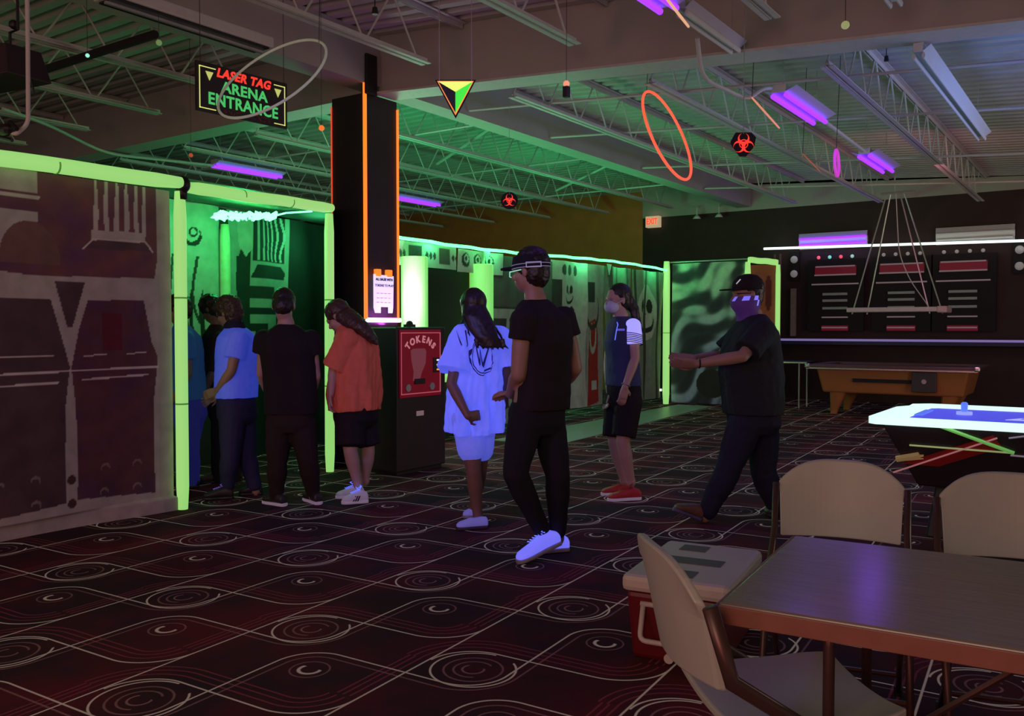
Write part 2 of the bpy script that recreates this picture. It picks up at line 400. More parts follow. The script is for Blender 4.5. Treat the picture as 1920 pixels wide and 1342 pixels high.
# open-web roof joists
def joist(x, y0, y1):
    zb = (3.72-.068*(x+6.2)) if x > -6.2 else 3.74; zt = zdeck(x)-.01
    t = thing('roof_joist', 'white painted open-web steel roof joist', 'joist', kind='structure'); del t['category']
    bm = NB()
    for s in (-1, 1):
        box(bm, x+s*.012, y0+.55, zb, x+s*.055, y1-.5, zb+.008); box(bm, x+s*.012-.003, y0+.55, zb, x+s*.012+.003, y1-.5, zb+.05)
    obj('bottom_chord', bm, M['joist'], t)
    bm = NB()
    for s in (-1, 1):
        box(bm, x+s*.012, y0, zt-.008, x+s*.06, y1, zt); box(bm, x+s*.012-.003, y0, zt-.05, x+s*.012+.003, y1, zt)
    obj('top_chord', bm, M['joist'], t)
    bm = NB(); y = y0+.55; k = 0; step = .33
    while y+step < y1-.45:
        a, b = (zb+.02, zt-.02) if k % 2 == 0 else (zt-.02, zb+.02)
        tube(bm, [(x, y, a), (x, y+step-.03, b)], .0095, 5); y += step; k += 1
    obj('webbing', bm, M['joist'], t)
for x in (-14.9, -13.4, -11.9, -10.4, -8.95, -7.5, -5.05, -3.55, -2.0, -.5, 1.0, 2.5, 4.0):
    joist(x, -3.9, 6.48); joist(x, 6.75, 16.95)
def xrod(y, r, x0, x1, m, dz=0):                            # bridging running across the joists
    pts = []; 
    for i in range(13):
        x = x0+(x1-x0)*i/12; pts.append((x, y, (3.72-.068*(x+6.2) if x > -6.2 else 3.74)+dz))
    bm = NB(); tube(bm, pts, r, 6); return tag(obj('bridging_rod', bm, m), kind='structure')
for y in (7.9, 9.6, 12.2, 14.6): xrod(y, .014, -6.05, 4.5, M['joist'], .06)
for y in (8.6, 11.2, 14.0): xrod(y, .014, -16.5, -6.4, M['joist'], .06)
xrod(4.25, .035, -16.5, -6.4, M['blackmat'], -.05)
for x0, y0 in ((-7.6, 9.4), (-7.5, 12.6)):
    bm = NB(); tube(bm, [(x0-.9, y0+.9, 3.8), (x0+1.15, y0, 4.12)], .022, 6); tag(obj('bracing_rod', bm, M['joist']), kind='structure')
# ------------------------------------------------------------------ UV strip lights
def fixture(lab, loc, rz, lit=True, L=1.22, m=None, grp=None, slim=False):
    t = thing('strip_light', lab, 'ceiling light', loc, rz, grp)
    bm = NB(); box(bm, -L/2, -.06, -.02, L/2, .06, .045)
    lobj('housing', bm, m or M['white'], t, bev=.006)
    bm = NB(); 
    for s in (-1, 1):
        v = [bm.verts.new(p) for p in ((-L/2, s*.055, -.02), (L/2, s*.055, -.02), (L/2, s*.15, .02), (-L/2, s*.15, .02))]; bm.faces.new(v)
    lobj('reflector', bm, m or M['uvrefl'], t)
    for s in (-1, 1):
        bm = NB(); tube(bm, [(-L/2+.02, s*.055, -.045), (L/2-.02, s*.055, -.045)], .021, 10)
        lobj('lamp_tube', bm, M['uv'] if lit else (m or M['white']), t)
    if lit:
        l = bpy.data.lights.new('uv_light', 'AREA'); l.shape = 'RECTANGLE'; l.size = L; l.size_y = .2; l.energy = 4; l.color = (.28, .10, 1)
        o = bpy.data.objects.new('uv_light', l); C.objects.link(o); o.parent = t; o.location = (0, 0, -.07)
    for s in (-1, 1):
        bm = NB(); tube(bm, [(s*L*.4, 0, .04), (s*L*.4, 0, .42)], .004, 5); lobj('hanger', bm, M['steel'], t)
    if slim: t.scale = (1, .55, 1)
    return t
Y90 = PI/2
GF = 'violet strip lights under the roof'
fixture('lit violet strip light before the beam, cut off by the top of the photo', (-2.41, 4.62, 3.40), Y90, grp=GF)
fixture('large lit violet strip light beyond the beam, above the round red sign', (-2.41, 7.98, 3.33), Y90, grp=GF)
fixture('smaller lit violet strip light farther along, beside the pink hoop', (-2.41, 10.9, 3.29), Y90, grp=GF)
fixture('lit violet strip light left of the black column, above the entrance', (-10.7, 8.6, 3.70), Y90, grp=GF)
fixture('lit violet strip light right of the black column', (-10.7, 12.4, 3.70), Y90, grp=GF)
fixture('unlit white strip light hanging on the near side of the beam', (-2.41, 5.9, 3.44), Y90, False, L=1.0, slim=True)
M['pipe'] = M['joist']
M['chan'] = mat('pale_blue_channel', (.62, .66, .72, 1), .5, noise=.06)
fixture('long unlit pale strip light running from the beam at upper right', (-1.21, 8.3, 3.27), Y90, False, L=3.3, m=M['chan'], slim=True)
fixture('unlit pale strip light before the beam, cut off at the top', (-1.21, 5.2, 3.40), Y90, False, L=1.5, m=M['chan'], slim=True)
def louver():
    t = thing('louvred_light', 'unlit dark louvred strip light under the roof left of the beam', 'ceiling light', (-5.5, 3.93, 3.49), Y90)
    bm = NB(); box(bm, -.66, -.11, 0, .66, .11, .08); lobj('housing', bm, M['joist'], t, bev=.01)
    bm = NB(); box(bm, -.63, -.09, -.012, .63, .09, 0); lobj('opening', bm, M['black'], t)
    bm = NB()
    box(bm, -.64, -.012, -.03, .64, .012, -.012)
    lobj('louvre', bm, M['steel'], t)
louver()
# conduit along the light run
bm = NB(); tube(bm, rounded([(-2.55, 6.0, 3.42), (-2.62, 6.25, 3.2), (-2.5, 6.9, 3.16), (-2.47, 7.15, 3.30), (-2.47, 7.4, 3.36)], .15), .016, 8)
tag(obj('conduit', bm, M['joist']), 'pale conduit looping under the beam between two strip lights', 'conduit')
bm = NB(); tube(bm, rounded([(-2.41, 8.6, 3.33), (-2.41, 10.3, 3.30)], .1), .02, 8); tag(obj('conduit', bm, M['joist']), 'pale straight conduit joining the two violet strip lights', 'conduit')
bm = NB(); tube(bm, rounded([(-9.6, 4.6, 3.62), (-9.9, 5.2, 3.62), (-10.4, 6.2, 3.5), (-10.7, 7.0, 3.6), (-10.7, 8.0, 3.66)], .4), .018, 8)
tag(obj('conduit', bm, M['joist']), 'wavy pale conduit leading to the violet light left of the column', 'conduit')
# ------------------------------------------------------------------ far wall
def wallfix(lab, x0, x1, z, lit):
    t = fixture(lab, ((x0+x1)/2, 16.88, z), 0, lit, L=x1-x0); t.rotation_euler = (R(-78), 0, 0)
    for c in t.children:
        if c.name.startswith('hanger'): bpy.data.objects.remove(c)
wallfix('lit violet strip light on the black wall above the white light strip', -5.1, -3.87, 2.97, True)
wallfix('unlit pale strip light on the black wall at far right', -2.74, -1.54, 2.93, False)
bm = NB(); tube(bm, [(-5.73, 16.75, 2.87), (4.6, 16.75, 2.66)], .022, 8)
tag(obj('light_strip', bm, M['whiteled']), 'long thin white light strip across the black wall', 'light strip')
t = thing('wall_ledge', 'long narrow ledge with pale edge along the black wall', 'ledge', (0, 0, 0))
obj('board', bx(-5.5, 16.55, 1.05, 4.8, 16.99, 1.12), mat('dark_blue_board', (.02, .02, .09, 1), .5), t)
obj('edge_strip', bx(-5.5, 16.53, 1.115, 4.8, 16.55, 1.155), glow('dim_lilac_edge', rgb(120, 105, 160), .8), t)
M['redprint'] = glow('dark_red_panel', rgb(110, 10, 38), .28, base=(.2, .01, .03, 1)); M['palebar'] = glow('dim_pale_bar', rgb(105, 85, 90), .6, base=(.3, .26, .26, 1))
M['greybar'] = mat('grey_bar', (.22, .24, .22, 1), .5, emit=rgb(65, 68, 65), es=.5)
def display(xc, lab, seed):
    t = thing('striped_display', lab, 'wall display', (xc, 16.86, 0), 0, 'striped displays on the black wall')
    rnd = random.Random(seed)
    lobj('backing', bx(-.5, .0, 1.3, .5, .1, 2.62), M['blackmat'], t)
    for z0, z1, w_ in ((2.32, 2.50, .37), (1.22, 1.40, .24)):
        z0 = max(z0, 1.3); lobj('red_panel', bx(-w_, -.03, z0, w_, 0, z1), M['redprint'], t, bev=.01)
    for z, w_ in ((2.485, .35), (2.33, .37), (2.16, .42)): lobj('pale_bar', bx(-w_, -.055, z-.012, w_, -.03, z+.014), M['palebar'], t, bev=.004)
    for z in (1.98, 1.86, 1.72): lobj('grey_bar', bx(-.22, -.05, z-.025, .22, 0, z+.02), M['greybar'], t, bev=.006)
    for z in (1.55, 1.36): lobj('pale_bar', bx(-.23, -.05, z-.012, .23, 0, z+.012), M['palebar'], t, bev=.004)
    cols = [rgb(255, 90, 110), rgb(120, 210, 190), rgb(255, 80, 110), rgb(150, 190, 180)] if seed == 1 else [rgb(120, 112, 112)]*4
    for i in range(4):
        bm = NB(); ell(bm, (-.30+i*.2, -.03, 2.66), .032, .03, .032); lobj('bulb', bm, glow('bulb_lit', cols[i], .8), t, smooth=True)
display(-4.42, 'striped wall display with red and green bulbs left of the hanging lamp', 1)
display(-3.28, 'striped wall display seen behind the hanging lamp frame', 2)
display(-2.30, 'striped wall display right of the hanging lamp frame', 3)
for xc, lab in ((-5.2, 'pair of grey round wall lamps left of the striped displays'), (-1.47, 'pair of grey round wall lamps at the far right')):
    t = thing('wall_lamp', lab, 'wall lamp', (xc, 16.95, 0))
    lobj('plate', bx(-.09, -.02, 2.25, .09, .05, 2.8), M['blackmat'], t)
    for z in (2.65, 2.38):
        bm = NB(); ell(bm, (0, -.04, z), .07, .04, .07); lobj('lens', bm, mat('dim_lens', (.5, .48, .48, 1), .3, emit=rgb(95, 90, 92), es=.7), t, smooth=True)
t = thing('wall_pole', 'pale vertical bar on the black wall under two round lamps', 'pole', (-5.2, 16.9, 0)); lobj('pole', bx(-.05, -.02, 1.2, .05, .03, 2.1), mat('grey_pink_bar', (.3, .22, .22, 1), .5), t)
for dx, lab in ((0, 'brown pole standing right of the glowing frame'), (.1, 'second brown pole beside the glowing frame, nearer the displays')):
    bm = NB(); cyl(bm, (-5.5+dx, 16.7, 0), (-5.5+dx, 16.7, 2.75), .025); tag(obj('wall_pole', bm, mat('brown_pole', (.20, .12, .10, 1), .5)), lab, 'pole', 'brown poles by the wall')
# exit sign
t = thing('exit_sign', 'small lit exit sign high on the corner of the black wall', 'sign', (-8.13, 16.86, 3.56))
lobj('housing', bx(-.15, -.02, -.115, .15, .12, .115), glow('exit_face', rgb(190, 165, 130), .75), t, bev=.008)
text('lettering', 'EXIT', .17, glow('exit_red', rgb(255, 70, 40), 1.1), t, Vector((0, -.028, 0)), Vector((1, 0, 0)), Vector((0, 0, 1)), .004, .004, sx=.72); bpy.data.objects['lettering'].matrix_parent_inverse = Matrix.Identity(4)
for x, lab in ((-7.08, 'white gooseneck lamp at top of black wall, nearer the exit sign'), (-6.62, 'white gooseneck lamp at top of black wall, farther from exit sign')):
    t = thing('gooseneck_lamp', lab, 'wall lamp', (x, 16.8, 3.6), 0, 'gooseneck lamps on the black wall')
    bm = NB(); tube(bm, rounded([(-.1, .2, .18), (-.02, -.05, .2), (0, -.1, 0), (0, -.1, -.02)], .08), .013, 8); lobj('arm', bm, M['white'], t)
    bm = NB(); cyl(bm, (0, -.1, .0), (0, -.1, -.07), .03, .085); lobj('lamp_shade', bm, M['white'], t, smooth=True)
# ------------------------------------------------------------------ black column with neon edges
t = thing('neon_column', 'black square column edged with orange neon, carrying the roof beam', 'column', (-6.32, 6.52, 0))
XA, XB, YA, YB, ZT = -6.10, -6.55, 6.30, 6.76, 3.66
obj('cladding', bx(XB, YA, 0, XA, YB, ZT-.03), mat('black_cladding', (.02, .014, .018, 1), .55, noise=.25), t, bev=.004)
bm = NB(); tube(bm, [(XA+.006, YA-.006, 1.44), (XA+.006, YA-.006, 3.80)], .019, 8); obj('neon_strip', bm, M['orange'], t)
bm = NB(); tube(bm, [(XB, YA-.008, 1.44), (XB, YA-.008, 3.55)], .007, 8); obj('neon_strip', bm, M['orange2'], t)
bm = NB(); tube(bm, [(XA+.008, YB, 1.44), (XA+.008, YB, 3.55)], .012, 8); obj('neon_strip', bm, M['orange'], t)
bm = NB(); tube(bm, [(XA+.014, YA, 1.43), (XA+.014, YB+.02, 1.43)], .022, 8); obj('glow_bar', bm, M['magenta'], t)
bm = NB(); box(bm, XA-.03, YA-.02, ZT-.05, XA+.05, YA+.13, 4.0); obj('neon_housing', bm, M['black'], t, bev=.012)
lamp('column_lamp', 'AREA', (XA+.10, (YA+YB)/2, 1.40), 5, (.75, .12, 1), .08, (XA-.02, (YA+YB)/2, 2.2), sy=.4)
bm = NB(); box(bm, -6.62, 5.98, 2.52, -6.60, 6.02, 2.9); 
# notice clipped on the column
t = thing('notice', 'white handwritten notice clipped on the black column with two orange clips', 'notice', (XA+.02, 6.56, 1.8))
O = Vector((XA+.035, 6.37, 1.50)); U, V = Vector((0, 1, 0)), Vector((0, 0, 1))
bm = NB(); prism(bm, [(0, .05), (.02, 0), (.10, 0), (.10, .06), (.21, .06), (.21, 0), (.27, 0), (.28, .05), (.29, .37), (0, .38)], .004, O, U, V)
obj('paper', bm, glow('bright_paper', rgb(222, 222, 255), .85), t)
ink = mat('dark_ink', (.01, .01, .06, 1), .6)
text('lettering', 'ALL SALES WITH', .033, ink, t, O+Vector((.012, .145, .33)), U, V, .001, .002)
text('lettering', 'TOKENS TO PLAY', .033, ink, t, O+Vector((.012, .145, .27)), U, V, .001, .001)
bm = NB()
for q in range(3):
    for k in range(4): box(bm, O.x+.006, O.y+.04+k*.055, O.z+.10+q*.045, O.x+.008, O.y+.075+k*.055, O.z+.106+q*.045)
obj('small_writing', bm, mat('faint_ink', (.3, .3, .4, 1), .6), t)
for d in (.06, .22): obj('clip', bx(XA+.01, 6.34+d, 1.86, XA+.06, 6.40+d, 1.93), M['orange'], t, bev=.006)
# ------------------------------------------------------------------ token machine
t = thing('token_machine', 'tall dark cabinet with red coin panel standing before the black column', 'token machine', (-5.75, 6.35, 0))
x1, y0, y1 = -5.43, 6.0, 6.70
obj('cabinet', bx(-6.08, y0, .03, x1, y1, 1.36), mat('maroon_black_cabinet', (.03, .016, .020, 1), .4, noise=.2), t, bev=.012)
obj('plinth', bx(-6.05, y0+.03, 0, x1-.03, y1-.03, .03), M['black'], t)
d_ = obj('panel_door', bx(x1, y0+.03, .71, x1+.018, y1-.09, 1.335), mat('red_panel', (.20, .006, .02, 1), .35, emit=rgb(150, 8, 38), es=.22, noise=.2, nscale=5), t, bev=.004)
bm = NB()
for a in ((y0+.04, .74, y0+.044, 1.31), (y1-.108, .74, y1-.10, 1.31), (y0+.04, 1.302, y1-.10, 1.31), (y0+.04, .74, y1-.10, .748)): box(bm, x1+.018, a[0], a[1], x1+.024, a[2], a[3])
obj('border', bm, glow('pink_line', rgb(190, 90, 105), .6), d_)
S1 = glow('pale_print', rgb(205, 130, 140), .6)
word = 'TOKENS'; cy_, cz_, rr = y0+.315, 1.05, .20
for i, ch in enumerate(word):
    a = R(128-i*15.2*1.0*1.0); a = R(50-i*20)+PI/2
    ps = Vector((x1+.02, cy_-math.cos(a)*-.235*1, cz_+.02+math.sin(a)*.175))
    Uc = Vector((0, math.sin(a), -math.cos(a))); Vc = Vector((0, math.cos(a), math.sin(a)))
    text('lettering', ch, .088, S1, d_, ps, Uc, Vc, .002, .003)
bm = NB(); pg = [(.17, 1.14), (.20, 1.16), (.37, 1.16), (.39, 1.13), (.38, 1.02), (.32, .93), (.30, .87), (.20, .86), (.21, .95), (.18, 1.05)]
prism(bm, pg, .003, Vector((x1+.019, y0, 0)), Vector((0, 1, 0)), Vector((0, 0, 1))); obj('hand_print', bm, glow('dull_pink_print', rgb(125, 60, 70), .5), d_)
obj('lock_plate', bx(x1+.018, y1-.21, .93, x1+.028, y1-.12, 1.07), M['black'], d_, bev=.003)
for z, c in ((1.045, rgb(230, 230, 255)), (1.00, rgb(255, 190, 70)), (.955, rgb(255, 150, 50))):
    obj('indicator', bx(x1+.028, y1-.165, z-.006, x1+.034, y1-.13, z+.008), glow('indicator', c, 1.0), d_)
obj('coin_slot', bx(x1+.018, y0+.22, .83, x1+.035, y0+.36, .88), M['black'], d_, bev=.003)
for yy in (.10, .44):
    bm = NB(); cyl(bm, (x1+.016, y0+yy+.03, .80), (x1+.03, y0+yy+.03, .80), .035); obj('coin_cup', bm, M['steel'], d_, smooth=False)
obj('label_plate', bx(x1, y0+.27, .53, x1+.006, y0+.37, .575), glow('pale_plate', rgb(130, 105, 110), .6), t)
bm = NB(); ell(bm, (-5.52, 6.28, 1.385), .035, .035, .035); box(bm, -5.56, 6.24, 1.35, -5.48, 6.32, 1.385)
tag(obj('black_cap', bm, M['black'], smooth=False), 'small black rounded cap on top of the token machine', 'cap')
# ------------------------------------------------------------------ arena: tubes, drapes, rope lights
def gtube(lab, a, b, r, cat='glowing tube', grp='yellow-green foam tubes of the arena frame', m=None, joints=2):
    a, b = Vector(a), Vector(b); t = thing('glow_tube', lab, cat, a if a.z < b.z else b, 0, grp)
    n = 14; pts = [a.lerp(b, i/n)+Vector((0, 0, (.004*math.sin(i*.9) if abs(a.z-b.z) < .5 else 0))) for i in range(n+1)]
    bm = NB(); d = (b-a).normalized()
    P_ = [a-d*.0, *pts[1:-1], b]; rad = [r*.8]+[r]*(n-1)+[r*.8]
    tube(bm, P_, rad, 16); obj('foam', bm, m or M['tubeglow'], t, smooth=True)
    if joints:
        bm = NB()
        for k in range(joints):
            c = a.lerp(b, (k+1)/(joints+1)); tube(bm, [c-d*.006, c+d*.006], r*1.015, 16)
        obj('joint_line', bm, mat('joint_green', (.14, .3, .06, 1), .6, emit=rgb(80, 150, 50), es=.5), t)
    return t
gtube('thick glowing tube along the top of the left printed sheet', (-5.68, 1.2, 2.36), (-5.74, 4.0, 2.42), .052)
gtube('upright glowing tube left of the arena entrance', (-5.76, 4.0, .0), (-5.78, 4.02, 2.36), .046)
gtube('glowing tube across the top of the arena entrance', (-5.79, 4.08, 2.40), (-6.17, 5.92, 2.48), .048)
gtube('upright glowing tube right of the entrance beside the black column', (-6.13, 5.84, .0), (-6.16, 5.88, 2.42), .045)
gtube('upright glowing tube at the far end of the long arena wall', (-6.71, 14.5, .0), (-6.71, 14.5, 2.53), .06, joints=1)
gtube('short glowing tube across the top of the far frame with red sheet', (-5.25, 14.55, 2.50), (-4.80, 14.75, 2.45), .05, joints=0)
gtube('upright glowing tube at the left of the far red sheet', (-5.25, 14.55, .0), (-5.25, 14.55, 2.46), .05, joints=1)
gtube('upright glowing tube at the right of the far red sheet', (-4.80, 14.75, .0), (-4.80, 14.75, 2.41), .04, joints=1)
gtube('yellow glowing rail between the green cylinders, glimpsed beside the token machine', (-6.62, 7.775, .76), (-6.70, 8.865, .76), .05, joints=0)
bm = NB(); ell(bm, (-5.755, 4.03, 2.41), .062, .05, .065); box(bm, -5.79, 4.0, 2.3, -5.73, 4.05, 2.4)
tag(obj('corner_wrap', bm, M['black'], smooth=True), 'black tape wrap joining glowing tubes at the entrance corner', 'tape')
for yc, xc, lab in ((7.62, -6.62, 'bright green-white cylinder beside the column, above token machine'), (9.02, -6.72, 'pale green glowing cylinder behind the girl in white')):
    t = thing('glowing_cylinder', lab, 'cylinder', (xc, yc, 0), 0, 'green cylinders at the dark doorway')
    bm = NB(); tube(bm, [(0, 0, .02), (0, 0, 2.15), (0, 0, 2.155)], [.152, .152, .145], 28); lobj('drum', bm, M['tubeglow2'], t, smooth=False)
    bm = NB(); tube(bm, [(0, 0, 0), (0, 0, .03)], .158, 28); lobj('base_ring', bm, M['black'], t)
    for f in t.children[0].data.polygons: f.use_smooth = len(f.vertices) == 4
t = thing('strip_lamp', 'bright lamp behind the column shining on the green cylinder', 'lamp', (-6.25, 7.05, 1.42))
bm = NB(); tube(bm, [(-6.4, 7.02, 1.40), (-6.4, 7.02, 1.80)], .02, 8); obj('lamp_tube', bm, glow('white_lamp', (.9, 1, .95, 1), 3), t)
l = lamp('lamp_light', 'POINT', (-6.36, 7.12, 1.66), 34, (.85, 1, .9), .05)
lpost = NB(); cyl(lpost, (-6.4, 7.02, 0), (-6.4, 7.02, 1.4), .012); obj('stand', lpost, M['black'], t)
tag(obj('doorway_curtain', bx(-6.90, 7.7, 0, -6.885, 8.95, 2.12), M['blackmat']), 'flat black curtain between the two green cylinders', 'curtain')
# printed sheets -----------------------------------------------------
LT = np.array([.50, .44, .43])
def paint_left(Y_, Z_):
    S, T = Y_+1.3, Z_
    img = blank(S, LT); rn = np.random.RandomState(3)
    warp = .35+.3*np.sin(S*9+3*np.sin(T*5))*np.sin(T*14+2*np.sin(S*6))
    dark = np.stack([.13+.10*warp, .05+.04*warp, .065+.05*(1-warp)], -1)
    dark2 = np.stack([.08+.06*warp, .045+.03*warp, .06+.03*warp], -1)
    def pd(m, d=dark): img[m] = d[m]
    pd(poly(S, T, [(2.99, 2.6), (3.84, 2.6), (3.85, 1.88), (3.82, 1.71), (2.95, 1.69), (2.71, 1.71), (2.71, 1.76), (2.8, 1.96), (2.99, 2.04)]))
    img[disc(S, T, 2.93, 1.80, .20, .24) & (T > 1.76)] = (.20, .10, .09)
    for x in (3.38, 3.455, 3.53, 3.605, 3.68, 3.74):
        xs = x+.003*np.sin(T*12+x*30); put(img, (np.abs(S-xs) < .013+.004*np.cos(T*9)) & (T > 2.0), LT)
    put(img, poly(S, T, [(3.35, 2.02), (3.75, 2.03), (3.75, 1.965), (3.35, 1.955)]), LT)
    pd(poly(S, T, [(3.36, 1.95), (3.74, 1.96), (3.80, 1.90), (3.30, 1.89)]), dark2)
    for a in ((3.36, 1.955, 3.29, 1.89), (3.75, 1.965, 3.81, 1.90), (3.35, 1.957, 3.75, 1.967)): put(img, seg(S, T, *a, .006), LT*1.3)
    pd(rect(S, T, 1.9, 2.10, 2.99, 2.22)); put(img, seg(S, T, 2.0, 2.18, 2.99, 2.195, .012), LT*1.2)
    put(img, (S > 3.84), LT*.9)
    pd(poly(S, T, [(3.09, 1.66), (3.30, 1.66), (3.21, 1.36), (3.17, 1.36)]), dark2)
    PLp = [(1.9, 1.53), (3.06, 1.54), (3.12, 1.33), (3.185, 1.09), (3.15, .84), (3.14, .49), (3.14, .18), (1.9, .10)]
    PRp = [(3.32, 1.54), (3.73, 1.55), (3.79, 1.25), (3.84, 1.14), (3.80, .79), (3.81, .15), (3.22, .19), (3.23, .48), (3.22, .83), (3.195, 1.08), (3.25, 1.33)]
    pd(poly(S, T, PLp), dark2*1.0); pd(poly(S, T, PRp), dark*.8)
    put(img, rect(S, T, 3.42, 1.2, 3.56, 1.45), (.15, .02, .04))
    for a in ((2.0, 1.165, 3.07, 1.17, .006), (2.0, 1.05, 3.84, 1.07, .006), (2.0, .975, 3.1, .99, .006), (3.27, 1.0, 3.76, 1.015, .006), (3.29, 1.16, 3.45, 1.17, .004), (3.6, 1.17, 3.74, 1.175, .004)):
        put(img, seg(S, T, *a), LT*1.5)
    for a in ((3.18, .33), (3.18, .17)): put(img, disc(S, T, *a, .032), (.10, .04, .04))
    for a in ((2.93, .36), (2.70, .35), (2.93, .20), (3.43, .38), (3.67, .38), (3.42, .21), (3.67, .21)):
        put(img, disc(S, T, *a, .034) & ~disc(S, T, a[0], a[1]-.012, .028), (.28, .20, .20))
    return img
t = thing('printed_sheet', 'large grey and maroon printed sheet left of the arena entrance', 'printed sheet', (-5.7, 2.6, 0), 0)
cloth('sheet', Vector((-5.74, 1.3, 0)), Vector((-.03, 1, 0)).normalized(), Vector((0, 0, 1)), 2.66, 2.36, lambda s, t_: paint_left(s+1.3-1.3+0, t_), M['paint'], t, .008, lambda s, t_: .012*math.sin(s*5+t_)+(.05 if t_ < .1 else 0)*math.sin(s*3))
GL = np.array([.55, .58, .52])
def paint_entry(S, T):
    img = blank(S, GL*.75)
    # left drape: pale green with swirls and a round face
    put(img, disc(S, T, 1.60, 2.24, .10) & ~disc(S, T, 1.59, 2.27, .085), (.02, .02, .02)); put(img, disc(S, T, 1.61, 2.28, .05) & ~disc(S, T, 1.61, 2.28, .03), (.02, .02, .02))
    put(img, (S < 1.8) & (np.abs(np.sin(S*9+T*2.2+.8*np.sin(T*5))) < .16) & (T < 2.05), (.03, .04, .03))
    for x in (1.55, 1.68): put(img, poly(S, T, [(x, 1.6), (x+.05, 1.75), (x+.07, 1.2), (x+.02, 1.1)]), (.02, .02, .02))
    # centre drape
    c = (S > 1.93) & (S < 3.08)
    put(img, c & (S < 2.42) & (S > 1.93+.10*np.sin(T*4)) & (np.abs(S-(2.17+.05*np.sin(T*6))) > .10), (.03, .035, .03))
    put(img, poly(S, T, [(2.22, 2.6), (2.5, 2.6), (2.45, 2.2), (2.36, 2.1), (2.27, 2.2)]), GL)
    put(img, rect(S, T, 2.44, 2.06, 3.0, 2.6), (.03, .035, .03))
    for x in (2.52, 2.61, 2.70, 2.79, 2.88, 2.97):
        xs = x+(.03*np.sin(T*14)*(x-2.5)*2); put(img, (np.abs(S-xs) < .017) & (T > 2.07) & (T < 2.6), GL)
    put(img, poly(S, T, [(2.42, 1.88), (2.50, 2.02), (2.96, 2.02), (3.02, 1.95), (3.0, 1.88)]), (.03, .035, .03))
    put(img, rect(S, T, 2.42, 1.66, 2.80, 1.80), (.04, .04, .035)); put(img, poly(S, T, [(2.92, 1.75), (3.0, 1.75), (2.96, 1.60)]), (.03, .03, .03))
    put(img, rect(S, T, 2.26, 1.50, 2.88, 1.57), (.03, .03, .03)); put(img, rect(S, T, 2.84, 1.2, 2.88, 1.57), (.03, .03, .03)); put(img, rect(S, T, 2.24, 1.5, 2.30, 2.1), (.03, .03, .03))
    put(img, rect(S, T, 2.48, .9, 2.66, 1.40), (.03, .03, .03)); put(img, rect(S, T, 2.40, 1.32, 2.66, 1.40), (.03, .03, .03))
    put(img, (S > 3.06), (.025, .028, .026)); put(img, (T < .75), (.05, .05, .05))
    return img
n_ = Vector((-.981, -.195, 0)); du = Vector((-.195, .981, 0)); P0 = Vector((-7.104, 3.737, 0))
t = thing('entrance_drape', 'green-lit printed drape hanging behind the people in the entrance', 'printed drape', P0)
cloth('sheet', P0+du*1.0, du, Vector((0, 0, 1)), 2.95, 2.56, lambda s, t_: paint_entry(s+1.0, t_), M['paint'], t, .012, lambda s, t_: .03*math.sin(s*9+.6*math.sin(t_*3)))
bm = NB(); v = [Vector((-5.76, 4.0, 2.46)), Vector((-6.17, 5.94, 2.52)), P0+du*3.95+Vector((0, 0, 2.58)), P0+du*.3+Vector((0, 0, 2.56))]
prism(bm, [(0, 0), (1, 0), (1, 1), (0, 1)], .0, v[0], Vector((1, 0, 0)), Vector((0, 1, 0))) if False else bm.faces.new([bm.verts.new(q) for q in v])
tag(obj('entrance_roof_sheet', bm, mat('dark_green_tarp', (.04, .06, .05, 1), .6)), 'dark tarpaulin roof over the arena entrance', 'tarpaulin')
bm = NB(); v = [Vector((-6.19, 5.96, 0)), P0+du*3.95, P0+du*3.95+Vector((0, 0, 2.58)), Vector((-6.19, 5.96, 2.52))]; bm.faces.new([bm.verts.new(q) for q in v])
tag(obj('side_drape', bm, mat('dark_drape', (.03, .035, .032, 1), .6)), 'dark side drape inside the entrance beside the right tube', 'drape')
c0 = P0+du*1.92-n_*.10; gtube('thin green tube standing inside the entrance before the drape', c0, c0+Vector((0, 0, 2.38)), .05, m=mat('green_foam', (.4, .62, .35, 1), .6, emit=rgb(70, 130, 60), es=.35), joints=2)
# entrance light bundle
bm = NB(); a = pt(398, 404, 8.15); b = pt(512, 405, 8.75); rr_ = random.Random(5); pts = []
for i in range(60):
    f = i/59; pts.append(a.lerp(b, f)+Vector((rr_.uniform(-.05, .05), rr_.uniform(-.05, .05), .035*math.sin(i*1.9))))
tube(bm, pts, .018, 6)
tube(bm, [b, b.lerp(pt(560, 401, 8.9), .5)+Vector((0, 0, .02)), pt(585, 396, 8.7)], .009, 6)
tag(obj('rope_light', bm, glow('bright_green_led', (.12, 1.0, .28, 1), 5)), 'tangled bright green light rope at top of the entrance', 'rope light')
lamp('rope_glow', 'POINT', pt(455, 430, 8.2), 20, (.05, 1, .26), .12)
